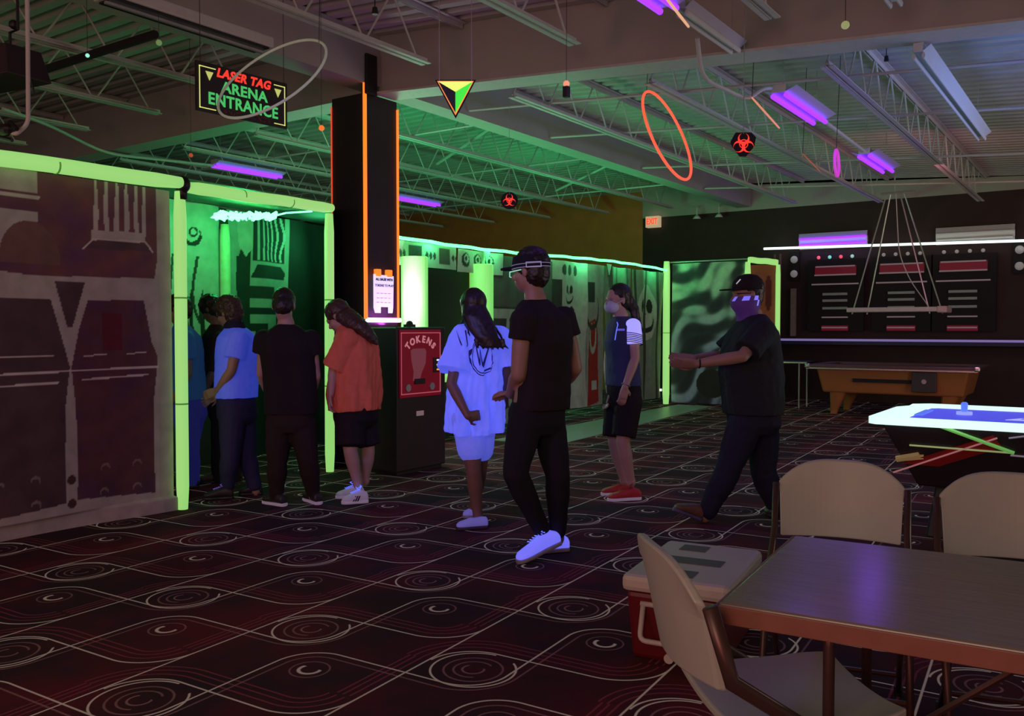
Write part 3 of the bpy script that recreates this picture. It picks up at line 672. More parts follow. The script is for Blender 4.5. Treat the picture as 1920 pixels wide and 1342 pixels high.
# long arena wall -----------------------------------------------------
XW = -6.76
def folds(a, f): return lambda s, t_: a*math.sin(s*f+1.3*math.sin(t_*2.1))+a*.4*math.sin(s*f*2.3+t_)
def skull(img, S, T, cx, cy, k, c=(.02, .02, .02), base=None):
    put(img, disc(S, T, cx-.35*k, cy+.25*k, .24*k, .3*k), c); put(img, disc(S, T, cx+.35*k, cy+.25*k, .24*k, .3*k), c)
    put(img, poly(S, T, [(cx-.1*k, cy-.1*k), (cx+.1*k, cy-.1*k), (cx, cy+.15*k)]), c)
    m = disc(S, T, cx, cy-.35*k, .62*k, .5*k) & ~disc(S, T, cx, cy-.22*k, .58*k, .42*k); put(img, m, c)
def p_header(S, T):
    img = blank(S, GL*.85)
    for i, x in enumerate(np.arange(.1, 2.0, .52)):
        put(img, rect(S, T, x, .05, x+.22, .24), (.10, .08, .07) if i % 2 == 0 else (.05, .05, .05))
        for q in range(3): put(img, disc(S, T, x+.30+q*.07, .14, .025, .04), (.05, .05, .05))
    return img
def p_circ(S, T):
    img = blank(S, GL*.9)
    for x in (.15, .42, .69): put(img, disc(S, T, x, .15, .09) & ~disc(S, T, x+.01, .17, .055), (.03, .03, .03)); put(img, disc(S, T, x, .17, .03), (.03, .03, .03))
    return img
def p_dark(S, T):
    img = blank(S, (.05, .045, .04)); put(img, T > 1.55, (.10, .10, .09)); put(img, rect(S, T, 0, 1.40, 2, 1.52), GL*.7)
    put(img, seg(S, T, .55, 0, .45, 1.4, .04), GL*.7); put(img, rect(S, T, .12, .3, .40, 1.2), (.12, .09, .08)); put(img, T < .2, GL*.5); return img
def p_alien(S, T):
    img = blank(S, GL*.78); put(img, (S < .12+.35*np.clip((T-1.0), 0, .4)) & (T < 1.9), (.04, .04, .035))
    skull(img, S, T, .50, 1.72, .20); skull(img, S, T, .50, 1.38, .26)
    for i in range(5): put(img, poly(S, T, [(.2+i*.1, 1.12), (.24+i*.1, 1.14), (.30+i*.1, .95-.05*i), (.27+i*.1, .93)]), (.03, .03, .03))
    for i in range(3): put(img, disc(S, T, .32+i*.18, 2.05, .06, .08), (.04, .05, .04))
    return img
def p_red(S, T):
    img = blank(S, GL*.5); put(img, poly(S, T, [(.05, 0), (.42, .05), (.40, 1.1), (.30, 1.35), (.12, 1.3), (.05, .7)]), (.30, .02, .02))
    put(img, disc(S, T, .23, 1.05, .12, .25) & ~disc(S, T, .23, 1.10, .08, .2), GL*.7); put(img, rect(S, T, .18, .25, .36, .38), GL*.8)
    put(img, rect(S, T, .08, 1.6, .26, 1.9), (.03, .03, .03)); put(img, disc(S, T, .2, 1.45, .22, .28) & ~disc(S, T, .2, 1.5, .18, .25), (.04, .04, .03)); return img
def p_green(S, T):
    img = blank(S, (.16, .20, .16)); put(img, np.sin(S*22+T*2) > .55, (.07, .09, .07)); put(img, rect(S, T, .1, .2, .5, .8), (.03, .04, .06)); return img
def p_face(S, T):
    img = blank(S, (.20, .25, .20)); put(img, disc(S, T, .5, 1.5, .36, .48), GL*.8); skull(img, S, T, .5, 1.5, .42); put(img, np.sin(S*16) > .8, (.05, .06, .05)); return img
sheets = [
 ('grey printed pennant strip above the dark doorway', 7.05, 8.55, 2.06, 2.34, p_header, .012, 7), ('printed strip with ring faces under the green rope light', 8.55, 9.5, 2.04, 2.32, p_circ, .02, 7),
 ('dark printed sheet between green cylinder and man in cap', 9.2, 10.75, .08, 2.30, p_dark, .02, 6), ('pale printed sheet with two alien masks behind the man in cap', 10.75, 11.75, .15, 2.33, p_alien, .02, 8),
 ('narrow printed sheet with red figure left of the masked woman', 11.72, 12.3, .15, 2.33, p_red, .015, 8), ('green streaked printed sheet behind the masked woman', 12.3, 13.3, .12, 2.33, p_green, .03, 12),
 ('green printed sheet with a mask face right of the masked woman', 13.3, 14.45, .12, 2.33, p_face, .03, 9)]
for lab, a, b, z0, z1, fn, am, fq in sheets:
    t = thing('printed_sheet', lab, 'printed sheet', (XW, a, z0), 0, 'printed sheets along the arena wall')
    cloth('sheet', Vector((XW+(.02 if 'strip' in lab else 0), a, z0)), Vector((0, 1, 0)), Vector((0, 0, 1)), b-a, z1-z0, fn, M['paint'], t, .014, folds(am, fq))
for i, (yy, s) in enumerate(((9.1, .16), (12.35, .14))):
    bm = NB(); prism(bm, [(-s/2, 0), (s/2, 0), (0, -s*1.2)], .01, Vector((XW+.06, yy, 2.355)), Vector((0, 1, 0)), Vector((0, 0, 1)))
    tag(obj('pennant', bm, mat('green_pennant%d' % i, (.4, .6, .42, 1), .6)), ['triangular green pennant left of the man in cap', 'triangular green pennant right of the alien mask sheet'][i], 'pennant', 'pennants under the rope light')
bm = NB(); pts = [(XW+.07, 7.0+i*.25, 2.375-.03*math.sin(i*.21)+.006*math.sin(i*2.1)) for i in range(31)]
tube(bm, pts, .020, 8); t = tag(obj('rope_light', bm, M['greenled']), 'long green light rope along the top of the arena wall', 'rope light')
for i in range(6): lamp('rope_glow', 'POINT', (XW+.16, 8.0+i*1.2, 2.36), 5, (.08, 1, .33), .06)
# swirl sheet and red sheet at the far end
def p_swirl(S, T):
    a = np.sin(8*T-6*S+2.2*np.sin(3*S+2.6*T)+1.0*np.sin(8*S-3*T))+.45*np.sin(19*T-14*S+3.5*np.sin(4*S+3*T)); a = (a+1.35)/2.7
    k = (1/(1+np.exp(-(a-.62)*11)))[..., None]; top = np.clip((T-1.1)/1.0, 0, 1)[..., None]
    c = (1-k)*np.array([.05, .04, .06])+k*(top*np.array([.55, .75, .58])+(1-top)*np.array([.42, .42, .62]))
    c[disc(S, T, 1.15, .35, .28, .22)] = (.30, .08, .03); c[disc(S, T, .75, .35, .28, .25)] = (.04, .03, .03); return c
t = thing('printed_sheet', 'dark sheet with pale marbled swirls behind the man reaching out', 'printed sheet', (-6.7, 14.62, 0))
cloth('sheet', Vector((-6.66, 14.62, .03)), Vector((1, 0, 0)), Vector((0, 0, 1)), 1.38, 2.46, p_swirl, M['paint'], t, .014, folds(.015, 5))
bm = NB(); cyl(bm, (-6.7, 14.62, 2.52), (-5.2, 14.62, 2.52), .014); obj('rail', bm, M['steel'], t)
def p_orange(S, T):
    img = blank(S, (.34, .10, .05)); put(img, disc(S, T, .3, 1.9, .06, .3), (.12, .02, .02)); put(img, disc(S, T, .12, 1.3, .1, .4), (.16, .04, .02)); return img
t = thing('printed_sheet', 'small orange-red printed sheet inside the far glowing frame', 'printed sheet', (-5.2, 14.58, 0))
cloth('sheet', Vector((-5.22, 14.58, .03)), Vector((.91, .41, 0)).normalized(), Vector((0, 0, 1)), .42, 2.38, p_orange, M['paint'], t, .02, folds(.006, 8))
bm = NB(); box(bm, -6.87, 14.42, .23, -6.77, 14.46, .27); tag(obj('indicator_lamp', bm, glow('white_dot', (1, .9, .8, 1), 1.2)), 'small bright white lamp at the foot of the far tube', 'lamp')
# ------------------------------------------------------------------ hanging signs
def wires(tops, m, par):
    for p in tops:
        z = zdeck(p[0])-.0; bm = NB(); tube(bm, [p, (p[0], p[1], z)], .003, 4); obj('hanging_wire', bm, m, par)
DL, DR = 6.1, 6.7
a, b, c, d = pt(368, 112, DL), pt(538, 160, DR), pt(540, 240, DR), pt(372, 205, DL)
U = (b-a); U.z = 0; SW = U.length; U.normalize(); V = Vector((0, 0, 1)); SH = .34; O = Vector((a.x, a.y, a.z-SH)); N = U.cross(V)
t = thing('entrance_sign', 'hanging black sign reading laser tag arena entrance in red and green', 'sign', O+U*SW/2)
th = U*0-N*.02
bm = NB(); prism(bm, [(0, 0), (SW, 0), (SW, SH), (0, SH)], .02, O-N*.02, U, V); obj('board', bm, mat('sign_black', (.02, .012, .015, 1), .5), t)
m_ = .02; brd = glow('border_yellow', rgb(215, 225, 120), .9); bm = NB()
for iq, q in enumerate(((m_, SH-.035, .15, SH-.029), (m_, m_, m_+.006, SH-.029), (m_, m_, .15, m_+.006), (SW-.12, SH-.035, SW-m_, SH-.029), (SW-m_-.006, m_, SW-m_, SH-.029), (SW-.12, m_, SW-m_, m_+.006))):
    if iq == 3: obj('border', bm, brd, t); bm = NB()
    prism(bm, [(q[0], q[1]), (q[2], q[1]), (q[2], q[3]), (q[0], q[3])], .003, O, U, V)
obj('border', bm, brd, t)
text('lettering', 'LASER TAG', .085, glow('sign_red', rgb(255, 60, 45), .95), t, O+U*(SW*.5)+V*(SH-.052), U, V, .004, .003, shear=.25, sx=1.0, sp=1.08)
sg = glow('sign_green', rgb(70, 190, 100), .85)
text('lettering', 'ARENA', .105, sg, t, O+U*(SW*.51)+V*(SH-.145), U, V, .004, .0025, sx=1.1, sp=1.06)
text('lettering', 'ENTRANCE', .115, sg, t, O+U*(SW*.5)+V*(SH-.245), U, V, .004, .0025, sx=.96, sp=1.06)
for x in (.10, SW-.085):
    bm = NB(); prism(bm, [(x-.03, SH-.06), (x+.03, SH-.06), (x, SH-.12)], .005, O, U, V); obj('triangle_mark', bm, glow('tri_yellow', rgb(190, 200, 110), .8), t)
bm = NB(); rn_ = random.Random(4)
for i in range(60):
    x, y = rn_.uniform(.2, SW-.17), rn_.uniform(.012, .05); prism(bm, [(x, y), (x+.012, y), (x+.008, y+.008)], .003, O, U, V)
obj('red_speckle', bm, mat('red_speckle', (.3, .05, .03, 1), .6), t)
wires([O+U*.03+V*SH, O+U*(SW-.03)+V*SH], M['black'], t)
# pyramid triangle sign
def facing(px, py, dep, yaw=0):
    c = pt(px, py, dep); d = -AW; d = Matrix.Rotation(yaw, 3, 'Z') @ d; U = Vector((0, 0, 1)).cross(d).normalized(); return c, U, Vector((0, 0, 1)), d
c, U, V, N = facing(854, 180, 5.5, 0)
t = thing('triangle_sign', 'hanging downward triangle sign in yellow, green and black', 'sign', c)
def tri(nm, pts, m, off, thk=.004):
    bm = NB(); prism(bm, pts, thk, c+N*off, U, V); return obj(nm, bm, m, t)
s = .113; A, B, D, E_ = (-s, .092), (s, .092), (0, -.118), (0, .024)
tri('border', [(-s-.014, .101), (s+.014, .101), (0, -.137)], M['blackmat'], -.012, .008)
tri('border', [A, B, D], glow('tri_edge', rgb(255, 140, 70), .95), -.002)
k = .93; A, B, D, E_ = (-s*k, .086), (s*k, .086), (0, -.105), (0, .024)
tri('top_facet', [A, E_, B], glow('tri_yel', rgb(225, 250, 110), .95), .004); tri('right_facet', [E_, D, B], glow('tri_grn', rgb(60, 225, 60), .95), .004); tri('left_facet', [A, D, E_], mat('tri_dark', (.012, .01, .03, 1), .5), .004)
wires([c+U*.1+V*.09, c-U*.1+V*.09], M['steel'], t)
# biohazard style signs
def biohaz(lab, px, py, dep, r, shield):
    c, U, V, N = facing(px, py, dep); t = thing('hazard_sign', lab, 'sign', c, 0)
    if shield: pts = [(-1.0, .25), (-.62, .92), (.62, .92), (1.0, .55), (.86, -.2), (.22, -.98), (-.28, -.98), (-1.0, 0)]
    else: pts = [(1.12*math.cos(2*PI*i/20), 1.12*math.sin(2*PI*i/20)) for i in range(20)]
    bm = NB(); prism(bm, [(x*r, y*r) for x, y in pts], .01, c-N*.01, U, V); obj('board', bm, M['blackmat'], t)
    m = glow('hazard_red', rgb(255, 60, 50), .95) if True else None
    def crescent(a):
        ca = Vector((math.cos(a), math.sin(a)))*.40; out = []; inn = []
        for i in range(21):
            g = a+R(24)+(2*PI-R(48))*i/20
            out.append((ca.x+.46*math.cos(g), ca.y+.46*math.sin(g)))
            ci = Vector((math.cos(a), math.sin(a)))*.52; inn.append((ci.x+.345*math.cos(g), ci.y+.345*math.sin(g)))
        return out, inn
    for k_ in range(3):
        o_, i_ = crescent(PI/2+k_*2*PI/3); bm = NB(); 
        vo = [bm.verts.new(c+U*x*r+V*y*r+N*.004) for x, y in o_]; vi = [bm.verts.new(c+U*x*r+V*y*r+N*.004) for x, y in i_]
        for i in range(20): bm.faces.new((vo[i], vo[i+1], vi[i+1], vi[i]))
        obj('crescent', bm, m, t)
    bm = NB(); ps = [c+U*(.33*r*math.cos(2*PI*i/24))+V*(.33*r*math.sin(2*PI*i/24))+N*.006 for i in range(24)]; tube(bm, ps, .035*r, 6, closed=True); obj('ring', bm, m, t)
    wires([c+V*r*.8], M['steel'], t)
biohaz('round red three-crescent hazard sign on black shield, larger and at right', 1394, 270, 6.2, .088, True)
biohaz('smaller red three-crescent hazard sign hanging beyond the column', 955, 376, 9.0, .078, False)
# hula hoops
def hoop(lab, p0, p1, dep, ratio, side, m, r=.009, wire=None, flip=1):
    a, b = pt(*p0, dep), pt(*p1, dep); c = (a+b)/2; u = (b-a); rad = u.length/2; u.normalize()
    vd = ray((p0[0]+p1[0])/2, (p0[1]+p1[1])/2).normalized(); w = u.cross(vd).normalized()
    th = math.asin(min(1, ratio)); v = w*math.sin(th)+vd*math.cos(th)*flip
    t = thing('hula_hoop', lab, 'hoop', c)
    bm = NB(); tube(bm, [c+u*rad*math.cos(2*PI*i/64)+v*rad*math.sin(2*PI*i/64) for i in range(64)], r, 8, closed=True); obj('ring', bm, m, t, smooth=True)
    if wire: 
        q = pt(*wire, dep); bm = NB(); tube(bm, [q, (q.x+.03, q.y, zdeck(q.x))], .003, 4); obj('hanging_wire', bm, M['black'], t)
hoop('large pale hoop hanging in front of the black entrance sign', (411, 208), (607, 84), 5.9, .37, 1, mat('pale_hoop', (.6, .62, .55, 1), .35, emit=rgb(120, 130, 110), es=.35), .009, (598, 80))
hoop('large glowing orange-red hoop hanging beyond the beam', (1213, 172), (1290, 335), 8.2, .29, 1, glow('orange_hoop', rgb(255, 95, 65), .95), .013, (1212, 178))
hoop('small pink hoop seen nearly edge-on beside the far violet light', (1568, 281), (1570, 330), 8.5, .14, 1, glow('pink_hoop', rgb(200, 60, 190), .8), .014, (1568, 281))
hoop('orange-white hoop seen edge-on at the top, cut off by the photo edge', (1238, -18), (1291, 50), 4.5, .012, 1, glow('pale_orange', rgb(225, 170, 130), .9), .006, (1238, -18))
hoop('thin orange-white hoop seen edge-on above the round red sign', (1410, 183), (1461, 240), 7.0, .012, 1, glow('pale_orange2', rgb(225, 140, 110), .8), .006, (1410, 183))
hoop('faint thin orange hoop seen edge-on right of the round red sign', (1505, 288), (1538, 322), 9.0, .012, 1, glow('dim_orange', rgb(150, 85, 60), .7), .005, (1505, 288))
# hanging balls
def ball(lab, px, py, dep, r, m, extra=False):
    c = pt(px, py, dep); t = thing('hanging_ball', lab, 'ball', c, 0, 'small balls hanging from the roof')
    bm = NB(); ell(bm, c, r, r, r, nu=18, nv=12); obj('ball', bm, m, t, smooth=True)
    bm = NB(); tube(bm, [c+Vector((0, 0, r*.9)), (c.x, c.y, zdeck(c.x))], .002, 4); obj('string', bm, M['black'], t)
    if extra: bm = NB(); box(bm, c.x-.02, c.y-.02, c.z-r-.07, c.x+.02, c.y+.02, c.z-r*.8); obj('tag', bm, M['black'], t, bev=.005)
ball('pale yellow ball hanging in front of the beam at upper right', 1585, 47, 5.2, .024, glow('b1', rgb(150, 155, 105), .7))
ball('orange-pink lit ball with dark tag hanging beyond the beam', 1062, 157, 6.0, .022, glow('b2', rgb(240, 150, 115), .9), True)
ball('bright orange ball hanging just left of the black column', 603, 240, 6.2, .020, glow('b3', rgb(235, 120, 40), .9))
ball('dull orange ball hanging left of the violet light', 358, 291, 7.6, .018, glow('b4', rgb(170, 75, 45), .8))
ball('small bright teal ball hanging at the upper left', 164, 104, 6.2, .014, glow('b5', rgb(150, 245, 215), .95))
ball('pale green ball hanging at the upper left under the ribbed deck', 298, 80, 6.0, .020, glow('b6', rgb(105, 135, 80), .7))
# speaker and pipe at upper left
c = pt(20, 127, 5.6); t = thing('speaker_box', 'dark box hanging from the roof at the upper left edge', 'speaker', c)
Mx = Matrix.Translation(c) @ Matrix.Rotation(R(8), 4, 'Z'); bm = NB()
v = [bm.verts.new(Mx @ Vector(p)) for p in ((-.35, -.15, -.09), (.19, -.15, -.09), (.19, .15, -.09), (-.35, .15, -.09), (-.35, -.12, .09), (.13, -.12, .11), (.13, .12, .11), (-.35, .12, .09))]
for f in ((0, 3, 2, 1), (4, 5, 6, 7), (0, 1, 5, 4), (1, 2, 6, 5), (2, 3, 7, 6), (3, 0, 4, 7)): bm.faces.new([v[i] for i in f])
obj('case', bm, mat('speaker_dark', (.03, .014, .022, 1), .6), t, bev=.008)
bm = NB(); tube(bm, [c+Vector((.0, 0, .1)), c+Vector((0, 0, .22)), c+Vector((.10, 0, .22)), c+Vector((.10, 0, .4))], .010, 6); ell(bm, c+Vector((.05, 0, .26)), .03, .03, .03); obj('bracket', bm, M['black'], t)
bm = NB(); tube(bm, rounded([c+Vector((.16, .05, -.08)), c+Vector((.19, .05, -.2)), c+Vector((.17, .03, -.06))], .04), .004, 5); obj('cable', bm, M['black'], t)
bm = NB(); a = pt(52, 58, 5.3); b = pt(53, 232, 5.3); q = pt(30, 252, 5.3); e = pt(16, 246, 5.3)
tube(bm, rounded([(a.x, a.y, zdeck(a.x)), a, b, q, e], .12, 6), .013, 8); tag(obj('hooked_pipe', bm, M['joist'], smooth=True), 'pale vertical pipe with hooked lower end at upper left', 'pipe')
c = e; bm = NB(); ell(bm, c+Vector((-.03, 0, .01)), .08, .05, .035); tube(bm, [c+Vector((-.12, 0, .02)), c+Vector((.02, 0, .05)), c+Vector((.1, 0, .0))], .014, 6); tube(bm, [c+Vector((-.1, 0, -.02)), c+Vector((0, .02, -.05))], .012, 6)
tag(obj('pipe_fitting', bm, M['black']), 'dark metal fitting hanging at the hooked pipe end', 'fitting')
bm = NB(); box(bm, -6.9, 5.1, 3.50, -6.65, 5.5, 3.62); bm2 = bm; tag(obj('vent_box', bm, M['black'], bev=.01), 'dark vent box under the roof behind the pale hoop', 'vent')
for px, py, lab in ((703, 14, 'small dark sensor hanging near the top beside the beam'), (1662, 105, 'small dark sensor hanging beyond the beam at right')):
    c = pt(px, py, 5.8 if px < 900 else 8.0); bm = NB(); cyl(bm, c, c+Vector((0, 0, -.045)), .016, .022); tube(bm, [c, (c.x, c.y, zdeck(c.x))], .004, 5)
    tag(obj('ceiling_sensor', bm, M['black']), lab, 'sensor')
# ------------------------------------------------------------------ pool table lamp
t = thing('hanging_lamp', 'pale bar lamp frame hanging by cords over the pool table', 'hanging lamp', (-2.95, 14.7, 1.64))
x0, x1, y0, y1, z = -3.62, -2.34, 14.50, 14.86, 1.63
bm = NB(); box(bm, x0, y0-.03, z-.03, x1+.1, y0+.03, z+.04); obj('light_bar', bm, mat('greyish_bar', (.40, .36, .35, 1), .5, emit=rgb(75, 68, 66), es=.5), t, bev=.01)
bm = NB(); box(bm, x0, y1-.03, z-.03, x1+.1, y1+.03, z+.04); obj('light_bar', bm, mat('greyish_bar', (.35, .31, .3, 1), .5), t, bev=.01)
obj('end_cap', bx(x1+.02, y0-.05, z-.05, x1+.16, y1+.05, z+.05), mat('pinkish_cap', (.55, .42, .42, 1), .5), t, bev=.02)
hub = Vector((-2.98, 14.7, 3.42))
for cx, cy, hx in ((x0+.08, y0, -.12), (x0+.22, y1, -.06), (x1-.08, y0, .08), (x1+.04, y1, .14)):
    bm = NB(); tube(bm, [hub+Vector((hx, 0, 0)), (cx, cy, z-.06)], .011, 6); obj('cord', bm, M['steel'], t)
bm = NB(); tube(bm, rounded([hub+Vector((.02, 0, 0)), (-2.9, 14.68, 2.5), (-2.75, 14.7, 2.1), (x1-.1, y0, z+.05)], .5, 6), .008, 6); obj('power_cable', bm, M['joist'], t)
bm = NB(); tube(bm, [hub+Vector((-.2, 0, .02)), hub+Vector((.3, 0, .02))], .02, 6); tube(bm, [hub+Vector((0, 0, 0)), (hub.x, hub.y, zdeck(hub.x)+.03)], .012, 6); obj('hanger_bar', bm, M['steel'], t)
# ------------------------------------------------------------------ pool table
t = thing('pool_table', 'orange-brown coin pool table below the hanging bar lamp', 'pool table', (-2.95, 14.8, 0))
wood = mat('orange_laminate', (.42, .15, .05, 1), .4, emit=None, noise=.12, nscale=6); chrome = mat('chrome', (.7, .65, .65, 1), .2, .9, noise=.05)
bm = NB(); Mx = Matrix.Identity(4)
v = [bm.verts.new(p) for p in ((-3.92, 14.28, .34), (-1.92, 14.28, .34), (-1.92, 15.35, .34), (-3.92, 15.35, .34), (-4.0, 14.2, .72), (-1.84, 14.2, .72), (-1.84, 15.43, .72), (-4.0, 15.43, .72))]
for f in ((0, 3, 2, 1), (4, 5, 6, 7), (0, 1, 5, 4), (1, 2, 6, 5), (2, 3, 7, 6), (3, 0, 4, 7)): bm.faces.new([v[i] for i in f])
obj('body', bm, wood, t, bev=.03)
bm = NB(); box(bm, -4.12, 14.1, .735, -1.72, 14.28, .785); box(bm, -4.12, 15.35, .735, -1.72, 15.53, .785); box(bm, -4.12, 14.28, .735, -3.94, 15.35, .785); box(bm, -1.90, 14.28, .735, -1.72, 15.35, .785)
obj('rail', bm, mat('dark_rail', (.10, .05, .045, 1), .3), t, bev=.012)
obj('trim_strip', bx(-4.13, 14.085, .715, -1.71, 14.1, .737), chrome, t)
obj('playing_bed', bx(-3.94, 14.28, .72, -1.90, 15.35, .75), mat('cloth_bed', (.05, .02, .02, 1), .9), t)
obj('ball_return', bx(-3.45, 14.21, .52, -2.55, 14.235, .575), M['blackmat'], t); c_ = obj('coin_box', bx(-2.60, 14.17, .40, -2.26, 14.24, .70), mat('coin_box', (.05, .035, .035, 1), .4), t, bev=.008)
bm = NB(); cyl(bm, (-2.43, 14.165, .56), (-2.43, 14.175, .56), .035); obj('coin_knob', bm, chrome, c_)
for x, y in ((-3.72, 14.42), (-2.12, 14.42), (-3.72, 15.2), (-2.12, 15.2)):
    bm = NB(); rs = []
    for z, w_, dx in ((0, .05, -.06), (.06, .055, -.05), (.36, .13, .02)): rs.append(ring(bm, Vector((x+dx, y, z)), Vector((1, 0, 0)), Vector((0, 1, 0)), w_, w_, 12, 4))
    skin(bm, rs); obj('leg', bm, wood, t)
for x in (-4.12, -1.73):
    obj('corner_cap', bx(x-.03, 14.06, .725, x+.05, 14.16, .80), chrome, t, bev=.02)
t = thing('side_table', 'small dark table with thin pale edge left of the pool table', 'table', (-4.9, 15.2, 0))
obj('table_top', bx(-5.6, 14.9, .76, -4.35, 15.5, .79), M['black'], t); obj('edge_strip', bx(-5.6, 14.885, .762, -4.35, 14.9, .785), M['steel'], t)
for x, y in ((-5.05, 14.98), (-4.5, 14.98), (-5.05, 15.42), (-4.5, 15.42)):
    bm = NB(); cyl(bm, (x, y, 0), (x, y, .76), .015); obj('leg', bm, M['steel'], t)
# ------------------------------------------------------------------ air hockey table
HZ = .78; hx0, hx1, hy0, hy1 = -1.36, 1.05, 5.98, 7.30
t = thing('air_hockey_table', 'air hockey table with glowing white rails and blue bed', 'air hockey table', ((hx0+hx1)/2, (hy0+hy1)/2, 0))
rail = glow('glowing_rail', rgb(205, 255, 238), 1.15, base=(.7, .8, .75, 1))
def frame_poly(x0, y0, x1, y1, ch):
    return [(x0, y0+ch*.2), (x0+ch*.2, y0), (x1, y0), (x1, y1), (x0+ch*1.3, y1), (x0+ch*.7, y1-ch*.25), (x0+ch*.45, y1-ch), (x0+.02, y1-ch*1.6)]
bm = NB()
out = [(hx0, hy0+.05), (hx0+.05, hy0), (hx1, hy0), (hx1, hy1), (hx0+.16, hy1), (hx0+.05, hy1-.10), (hx0+.06, hy1-.28), (hx0, hy1-.42)]
inn = [(hx0+.20, hy0+.19), (hx0+.24, hy0+.15), (hx1-.2, hy0+.15), (hx1-.2, hy1-.2), (hx0+.24, hy1-.2), (hx0+.2, hy1-.24), (hx0+.2, hy1-.4), (hx0+.2, hy1-.5)]
lv = {}
def ringat(pts, z): return [bm.verts.new((x, y, z)) for x, y in pts]
a0, a1 = ringat(out, HZ-.045), ringat(out, HZ); mid = [(o_[0]*.45+i_[0]*.55, o_[1]*.45+i_[1]*.55) for o_, i_ in zip(out, inn)]
a2, a3, a4 = ringat(mid, HZ+.001), ringat(inn, HZ-.006), ringat(inn, HZ-.05); n = len(out)
for p, q in ((a0, a1), (a1, a2), (a2, a3), (a3, a4), (a4, a0)):
    for i in range(n): bm.faces.new((p[i], p[(i+1) % n], q[(i+1) % n], q[i]))
obj('rail', bm, rail, t)
obj('playing_bed', bx(hx0+.19, hy0+.14, HZ-.05, hx1-.19, hy1-.19, HZ-.016), glow('lit_blue_bed', rgb(75, 78, 225), .85, base=(.15, .15, .6, 1)), t)
obj('goal', bx(hx0+.195, hy0+.45, HZ-.016, hx0+.25, hy1-.45, HZ-.008), glow('goal_blue', rgb(90, 120, 235), .8), t)
bm = NB(); prism(bm, [(-.62, 6.42), (-.1, 6.40), (-.1, 6.62), (-.52, 6.62)], .003, Vector((0, 0, HZ-.016)), Vector((1, 0, 0)), Vector((0, 1, 0))); obj('bed_print', bm, glow('bed_white', rgb(175, 180, 245), .85), t)
bm = NB()
for i in range(4):
    u0 = -.54+i*.10; prism(bm, [(u0, 6.46), (u0+.05, 6.46), (u0+.06, 6.58), (u0+.01, 6.58)], .002, Vector((0, 0, HZ-.0125)), Vector((1, 0, 0)), Vector((0, 1, 0)))
obj('print_bars', bm, glow('bed_white2', rgb(120, 125, 235), .8), t)
bm = NB(); v = [bm.verts.new(p) for p in ((hx0+.28, hy0+.16, .34), (hx1-.28, hy0+.16, .34), (hx1-.28, hy1-.16, .34), (hx0+.28, hy1-.16, .34), (hx0+.08, hy0+.05, HZ-.045), (hx1-.06, hy0+.05, HZ-.045), (hx1-.06, hy1-.05, HZ-.045), (hx0+.10, hy1-.05, HZ-.045))]
for f in ((0, 3, 2, 1), (4, 5, 6, 7), (0, 1, 5, 4), (1, 2, 6, 5), (2, 3, 7, 6), (3, 0, 4, 7)): bm.faces.new([v[i] for i in f])
body = obj('body', bm, mat('hockey_body', (.022, .012, .018, 1), .45), t, bev=.01)
def onface(px, py, off=.012):                               # point on the sloping front face of the body
    n = Vector((0, -(HZ-.045-.34), -.11)).normalized(); p0 = Vector((0, hy0+.05, HZ-.045)); d = ray(px, py); k = (p0-EYE).dot(n)/d.dot(n); return EYE+d*k+n*off
for nm, pts, r_, m_ in (('green_stripe', [(1748, 792), (1902, 848)], .012, glow('green_stripe', rgb(105, 170, 85), .6)), ('green_stripe', [(1706, 833), (1902, 848)], .006, glow('pale_stripe', rgb(150, 160, 110), .6)),
                        ('pink_stripe', [(1676, 884), (1870, 820)], .006, glow('pink_stripe', rgb(165, 105, 110), .6)), ('grey_stripe', [(1895, 852), (1960, 858)], .006, glow('grey_stripe', rgb(120, 110, 115), .6)), ('grey_stripe', [(1892, 820), (1960, 812)], .006, glow('grey_stripe', rgb(110, 100, 115), .6))):
    bm = NB(); tube(bm, [onface(*q) for q in pts], r_, 6); obj(nm, bm, m_, body)
bm = NB(); prism(bm, [(0, 0), (.16, .03), (.16, .06), (0, .035)], .004, onface(1682, 864), Vector((1, 0, 0)), Vector((0, 0, 1))); tube(bm, [onface(1682, 858, .02), onface(1724, 851, .02)], .02, 8); obj('capsule_logo', bm, glow('capsule', rgb(150, 120, 80), .35), body)
bm = NB(); v = [bm.verts.new(onface(*q, .006)) for q in ((1690, 868), (1862, 815), (1880, 838), (1760, 874))]; bm.faces.new(v); obj('red_flash', bm, mat('red_flash', (.30, .01, .01, 1), .5), body)
for x0 in (hx0+.36, hx1-.75):
    bm = NB(); v = []
    for z, i_ in ((0, .10), (.34, 0)): v += [bm.verts.new(p) for p in ((x0-i_*.4, hy0+.30-i_, z), (x0+.35+i_*.4, hy0+.30-i_, z), (x0+.35+i_*.4, hy1-.30+i_, z), (x0-i_*.4, hy1-.30+i_, z))]
    for f in ((0, 3, 2, 1), (4, 5, 6, 7), (0, 1, 5, 4), (1, 2, 6, 5), (2, 3, 7, 6), (3, 0, 4, 7)): bm.faces.new([v[i] for i in f])
    obj('leg', bm, M['black'], t, bev=.015)
c = on_z(1808, 777, HZ-.016); t = thing('hockey_mallet', 'blue mallet standing on the air hockey bed', 'mallet', c)
bm = NB(); tube(bm, [c, c+Vector((0, 0, .02))], .05, 20); obj('base', bm, glow('mallet_pale', rgb(150, 165, 240), .8), t)
bm = NB(); tube(bm, [c+Vector((0, 0, .02)), c+Vector((0, 0, .075)), c+Vector((0, 0, .085))], [.02, .022, .012], 14); obj('knob', bm, glow('mallet_blue', rgb(90, 125, 235), .8), t)
